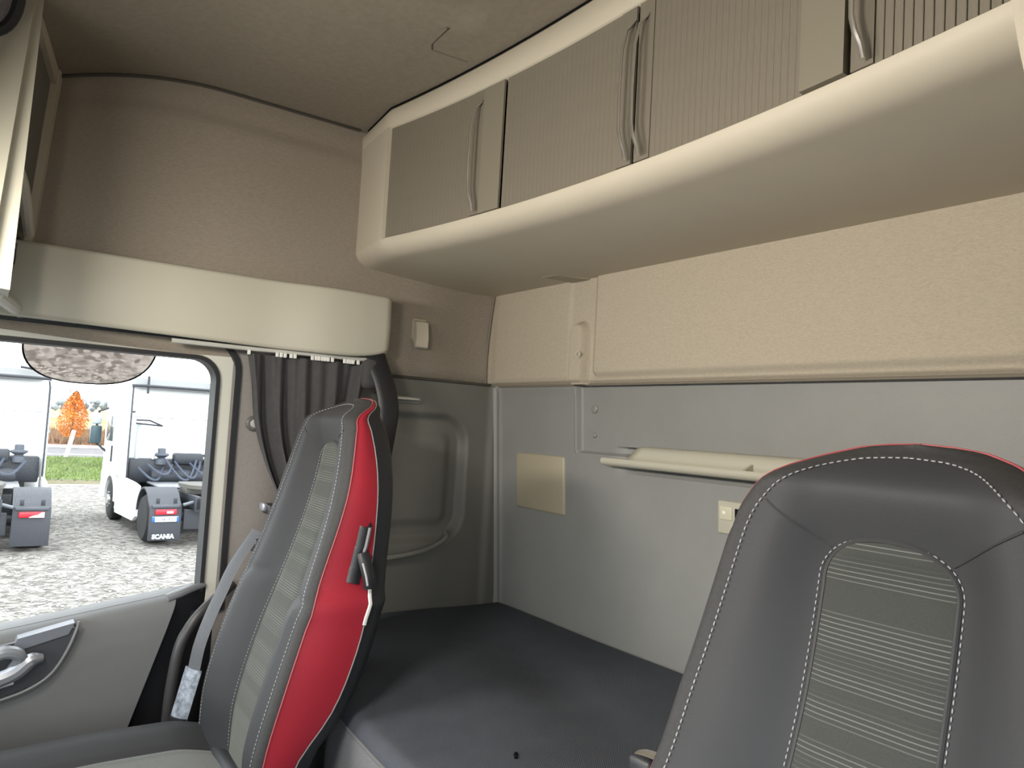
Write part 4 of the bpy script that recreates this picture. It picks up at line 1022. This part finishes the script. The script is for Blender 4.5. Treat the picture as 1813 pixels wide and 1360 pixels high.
# ------------------------------------------------------------------ parked tractor units
paint = MATS['truck white paint']
flapm = mat('mudflap grey', (0.036, 0.039, 0.048), 0.6)
tyre = mat('tyre', (0.014, 0.014, 0.015), 0.85)
rimm = mat('alloy rim', (0.55, 0.55, 0.56), 0.3, metal=0.7)
chas = mat('chassis dark', (0.02, 0.023, 0.03), 0.5)
hose = mat('air hose', (0.035, 0.045, 0.07), 0.5)
defl = mat('deflector grey', (0.16, 0.165, 0.165), 0.5)
redl = mat('tail lamp red', (0.55, 0.02, 0.035), 0.25)
whl = mat('lamp white', (0.8, 0.8, 0.8), 0.3)
def truck(loc, yaw, label, plate, lettering, lamp_swoosh):
    """x forward, y left, z up, origin on the ground under the rear axle; turned afterwards"""
    t = empty('tractor_unit', (0, 0, 0), label=label, cat='truck', group=None)
    p = lambda n, vf, m, par=t, **k: obj(n, vf, m, par, **k)
    p('chassis', MB().add(rbox(-1.0, 5.0, 0.33, 0.43, 0.78, 1.05, 0.01)).add(rbox(-1.0, 5.0, -0.43, -0.33, 0.78, 1.05, 0.01)).add(rbox(-1.0, -0.9, -0.45, 0.45, 0.72, 1.02, 0.01)).add(tube([(0, -1.0, 0.52), (0, 1.0, 0.52)], 0.10, 10)).add(rbox(0.9, 2.4, -1.1, 1.1, 0.45, 0.95, 0.05)), chas)
    for x, rw, yc in ((0, 0.29, 0.95), (3.75, 0.16, 1.07)):
        for s in (-1, 1):
            prof = [(0.28, -rw), (0.44, -rw), (0.50, -rw * 0.75), (0.515, 0), (0.50, rw * 0.75), (0.44, rw), (0.28, rw)]
            wh = p('wheel', lathe(prof, (x, s * yc, 0.51), 'y', 28), tyre)
            ro = s * rw
            dsh = -0.10 if x == 0 else 0.02
            p('rim', lathe([(0.29, ro * 0.98), (0.27, ro * 0.90), (0.22, ro + s * (dsh - 0.06)), (0.13, ro + s * (dsh - 0.04)), (0.12, ro + s * (dsh + 0.03)), (0.0, ro + s * (dsh + 0.03))], (x, s * yc, 0.51), 'y', 24), rimm, wh)
            if x == 3.75:
                for k in range(10):
                    a = 2 * pi * k / 10
                    p('wheel_nut', lathe([(0.0, 0), (0.022, 0), (0.022, s * 0.04), (0, s * 0.04)], (x + 0.18 * math.cos(a), s * yc + ro + s * 0.0, 0.51 + 0.18 * math.sin(a)), 'y', 6), rimm, wh)
    for s in (-1, 1):
        y0, y1 = s * 0.62, s * 1.25
        arc = lambda r, n=18: [(r * math.cos(a), 0.50 + r * math.sin(a)) for a in lin(math.radians(12), math.radians(150), n)]
        # wings over the tyres, running down into the flap at the rear
        pro = [(0.60, 0.62)] + [(0.61 * math.cos(a), 0.56 + 0.61 * math.sin(a)) for a in lin(math.radians(20), math.radians(140), 16)] + [(-0.60, 0.86), (-0.66, 0.80)]
        inn = [(-0.62, 0.78), (-0.56, 0.84)] + [(0.57 * math.cos(a), 0.56 + 0.57 * math.sin(a)) for a in lin(math.radians(140), math.radians(20), 16)] + [(0.56, 0.62)]
        p('mudguard', prism(pro + inn, 'y', y0, y1), flapm)
        fl_ = p('mudflap', rbox(-0.69, -0.65, min(y0, y1), max(y0, y1), 0.12, 0.86, 0.015), flapm)
        yc = s * 0.935
        p('flap_ridge', rbox(-0.72, -0.68, yc - 0.27, yc + 0.27, 0.80, 0.86, 0.01), mat('ridge grey', (0.07, 0.075, 0.09), 0.5), fl_)
        for q in (-0.17, 0.17): p('flap_vent', rbox(-0.70, -0.67, yc + q - 0.035, yc + q + 0.035, 0.885, 1.0, 0.005), chas, fl_)
        if (s > 0) == bool(plate):
            p('tail_lamp', rbox(-0.73, -0.68, yc - 0.21, yc + 0.21, 0.66, 0.77, 0.02, 3), redl)
            if lamp_swoosh:
                p('lamp_reverse_lens', prism([(yc + 0.05, 0.664), (yc - 0.205, 0.664), (yc - 0.205, 0.762), (yc - 0.16, 0.762), (yc - 0.10, 0.715), (yc - 0.02, 0.700)], 'x', -0.735, -0.728), whl)
            else:
                p('lamp_reverse_lens', rbox(-0.738, -0.72, yc - 0.14, yc - 0.01, 0.685, 0.73, 0.015, 2), whl)
        else:
            p('tail_lamp', rbox(-0.73, -0.68, yc - 0.21, yc + 0.21, 0.66, 0.77, 0.02, 3), redl)
    if plate:
        yc = 0.935
        pl_ = p('number_plate', rbox(-0.712, -0.69, yc - 0.26, yc + 0.26, 0.51, 0.62, 0.006), mat('plate white', (0.75, 0.77, 0.8), 0.35))
        for a, b in ((yc + 0.205, yc + 0.26), (yc - 0.26, yc - 0.215)): p('plate_band', rbox(-0.716, -0.70, a, b, 0.512, 0.618, 0.003), mat('plate blue', (0.02, 0.12, 0.55), 0.4), pl_)
        text(t, plate, (-0.7165, yc + 0.195, 0.535), 0.085, mat('plate ink', (0.03, 0.03, 0.05), 0.6), 'plate_lettering', pl_, 0.86)
        if lettering:
            text(t, lettering, (-0.695, yc + 0.235, 0.165), 0.125, mat('flap white', (0.8, 0.82, 0.85), 0.5), 'flap_lettering', None, 0.93, bold=True)
    for s in (-1, 1):
        p('side_skirt', MB().add(prism([(0.66, 1.12), (0.72, 0.45), (0.95, 0.33), (2.95, 0.28), (3.05, 0.62), (3.05, 1.05), (2.6, 1.18), (1.2, 1.16)], 'y', s * 1.17, s * 1.24)), paint)
        p('skirt_step', rbox(0.95, 2.95, min(s * 1.2, s * 1.26), max(s * 1.2, s * 1.26), 0.36, 0.44, 0.02), paint)
    # cab
    cab = p('cab', MB().add(rbox(2.72, 5.1, -1.24, 1.24, 1.12, 3.35, 0.10, 4)).add(rbox(4.3, 5.15, -1.24, 1.24, 0.45, 1.2, 0.08, 3)).add(prism([(2.75, 3.3), (2.85, 3.45), (4.2, 3.62), (5.0, 3.3)], 'y', -1.15, 1.15)), paint)
    for s in (-1, 1):
        p('wheel_arch', prism([(3.75 + 0.68 * math.cos(a), 0.52 + 0.68 * math.sin(a)) for a in lin(0, pi, 18)] + [(3.75 + 0.58 * math.cos(a), 0.52 + 0.58 * math.sin(a)) for a in lin(pi, 0, 18)], 'y', s * 0.9, s * 1.255), paint, cab)
        p('side_window', rbox(3.9, 4.75, min(s * 1.235, s * 1.246), max(s * 1.235, s * 1.246), 1.95, 2.6, 0.03, 2), mat('cab window', (0.10, 0.11, 0.12), 0.08), cab)
        p('grab_handle', tube([(3.75, s * 1.27, 1.45), (3.75, s * 1.27, 1.85)], 0.02, 6), chas, cab)
        p('side_deflector', prism([(2.15, 1.20), (2.72, 1.16), (2.74, 3.30), (2.32, 3.30), (2.20, 3.2)], 'y', s * 1.19, s * 1.235), paint)
        p('deflector_edge', tube([(2.15, s * 1.19, 1.2), (2.20, s * 1.19, 3.2), (2.30, s * 1.17, 3.32)], 0.022, 6), chas)
        if lamp_swoosh and s < 0: continue
        m_ = p('mirror', rbox(4.75, 4.95, min(s * 1.36, s * 1.62), max(s * 1.36, s * 1.62), 1.85, 2.32, 0.04, 3), mat('mirror teal black', (0.04, 0.075, 0.09), 0.35))
        p('mirror_top', rbox(4.78, 4.95, min(s * 1.38, s * 1.6), max(s * 1.38, s * 1.6), 2.36, 2.66, 0.04, 3), mat('mirror silver', (0.45, 0.5, 0.55), 0.3), m_)
        p('mirror_arm', tube([(4.8, s * 1.22, 2.80), (4.82, s * 1.45, 2.70), (4.84, s * 1.48, 2.3), (4.84, s * 1.45, 1.85), (4.8, s * 1.22, 1.65)], 0.03, 6), chas, m_)
        if lamp_swoosh: continue
        p('marker_lamp', rbox(2.6, 2.72, min(s * 1.02, s * 1.16), max(s * 1.02, s * 1.16), 2.72, 2.76, 0.01), chas, cab)
    p('roof_deflector', MB().add(prism([(2.30, 3.38), (2.45, 3.56), (3.6, 3.68), (4.6, 3.36)], 'y', -1.12, 1.12)), defl)
    p('deflector_bar', MB().add(tube([(2.26, -1.17, 3.34), (2.26, -1.0, 3.38), (2.26, 1.0, 3.38), (2.26, 1.17, 3.34)], 0.035, 8)).add(tube([(2.28, 0.85, 3.2), (2.28, 0.85, 3.62)], 0.03, 6)).add(tube([(2.3, -0.95, 3.56), (2.3, -0.6, 3.60)], 0.025, 6)), chas)
    p('cab_seam', tube([(2.712, -1.1, 2.62), (2.712, 1.1, 2.62)], 0.008, 5), mat('seam grey', (0.3, 0.3, 0.3)), cab)
    # equipment between cab and rear axle
    p('air_tank', MB().add(lathe([(0, -0.7), (0.15, -0.68), (0.18, -0.6), (0.18, 0.6), (0.15, 0.68), (0, 0.7)], (2.1, 0, 1.22), 'y', 18)), chas)
    p('rear_wall_kit', MB().add(rbox(2.35, 2.7, -1.12, 1.12, 1.05, 1.62, 0.04)).add(rbox(2.2, 2.45, -0.55, 0.15, 1.5, 1.78, 0.05)), mat('kit dark', (0.016, 0.019, 0.026), 0.45))
    for y in (0.42, -0.72):
        p('breather_cap', lathe([(0.0, 0.0), (0.13, 0.0), (0.13, 0.12), (0.08, 0.16), (0.17, 0.22), (0.17, 0.25), (0.09, 0.28), (0.09, 0.38), (0.0, 0.40)], (2.3, y, 1.50), 'z', 16), mat('breather grey', (0.07, 0.08, 0.10), 0.5))
    for k, (ya, yb, sag, zz) in enumerate(((0.35, -0.35, 0.45, 1.62), (0.15, -0.45, 0.36, 1.58), (0.75, 0.2, 0.2, 1.5), (-0.2, -0.85, 0.28, 1.55), (0.95, 0.4, 0.25, 1.42))):
        pts = [(2.12 - 0.5 * math.sin(pi * s_), ya + (yb - ya) * s_, zz - sag * math.sin(pi * s_)) for s_ in lin(0, 1, 14)]
        p('air_hose', tube(pts, 0.028, 6), hose)
    p('exhaust_stack', tube([(2.45, 0.95, 1.3), (2.45, 0.95, 2.45)], 0.055, 10), mat('stack grey', (0.4, 0.42, 0.43), 0.4))
    p('stack_bracket', MB().add(tube([(2.30, 1.05, 2.47), (2.30, 0.45, 2.43)], 0.02, 6)).add(tube([(2.30, 1.05, 2.55), (2.30, 0.75, 2.55), (2.30, 0.45, 2.43)], 0.02, 6)), chas)
    p('leaning_pole', tube([(2.3, 0.62, 1.62), (2.3, 0.45, 2.15)], 0.03, 8), mat('pole grey', (0.42, 0.45, 0.44), 0.4))
    p('catwalk', rbox(0.75, 2.1, -0.75, 0.75, 1.06, 1.10, 0.01), mat('alu tread', (0.35, 0.36, 0.38), 0.4, metal=0.5))
    p('fifth_wheel', MB().add(prism([(0.55, 0.42), (0.2, 0.5), (-0.35, 0.42), (-0.62, 0.20), (-0.35, 0.06), (-0.35, -0.06), (-0.62, -0.20), (-0.35, -0.42), (0.2, -0.5), (0.55, -0.42)], 'z', 1.16, 1.24)).add(rbox(-0.2, 0.3, -0.45, 0.45, 1.02, 1.17, 0.02)), mat('greased steel', (0.09, 0.085, 0.075), 0.5))
    p('rear_crossbar', tube([(-0.75, -0.62, 0.86), (-0.80, -0.3, 0.94), (-0.80, 0.3, 0.94), (-0.75, 0.62, 0.86)], 0.035, 8), mat('bar grey', (0.10, 0.11, 0.13), 0.4))
    p('spray_guard', rbox(-0.60, -0.5, -0.55, 0.55, 0.32, 0.74, 0.02), flapm)
    t.location = loc; t.rotation_euler = (0, 0, yaw)
    return t
def text(t, body, loc, size, m, name, par, xs_, bold=False):
    cu_ = bpy.data.curves.new(name, 'FONT'); cu_.body = body; cu_.size = size; cu_.extrude = 0.001; cu_.space_character = 1.05
    if bold: cu_.offset = 0.006
    tmp = bpy.data.objects.new(name, cu_); COL.objects.link(tmp)
    me = bpy.data.meshes.new_from_object(tmp.evaluated_get(bpy.context.evaluated_depsgraph_get())); bpy.data.objects.remove(tmp)
    me.materials.clear(); me.materials.append(m)
    o = bpy.data.objects.new(name, me); COL.objects.link(o)
    o.parent = par or t
    o.location = loc
    # reads correctly from behind the truck (viewer looks along +x, truck-left is at the viewer's left)
    o.rotation_euler = (pi / 2, 0, -pi / 2); o.scale = (xs_, 1, 1)
    return o
truck((-15.75, 2.95, G), pi + math.radians(2.3), 'white tractor unit with blue-edged number plate parked beyond the door window', 'FZ-483-PZ', 'SCANIA', False)
truck((-15.6, -1.26, G), pi + math.radians(-1.0), 'white tractor unit cut off by the window edge, no number plate', '', '', True)
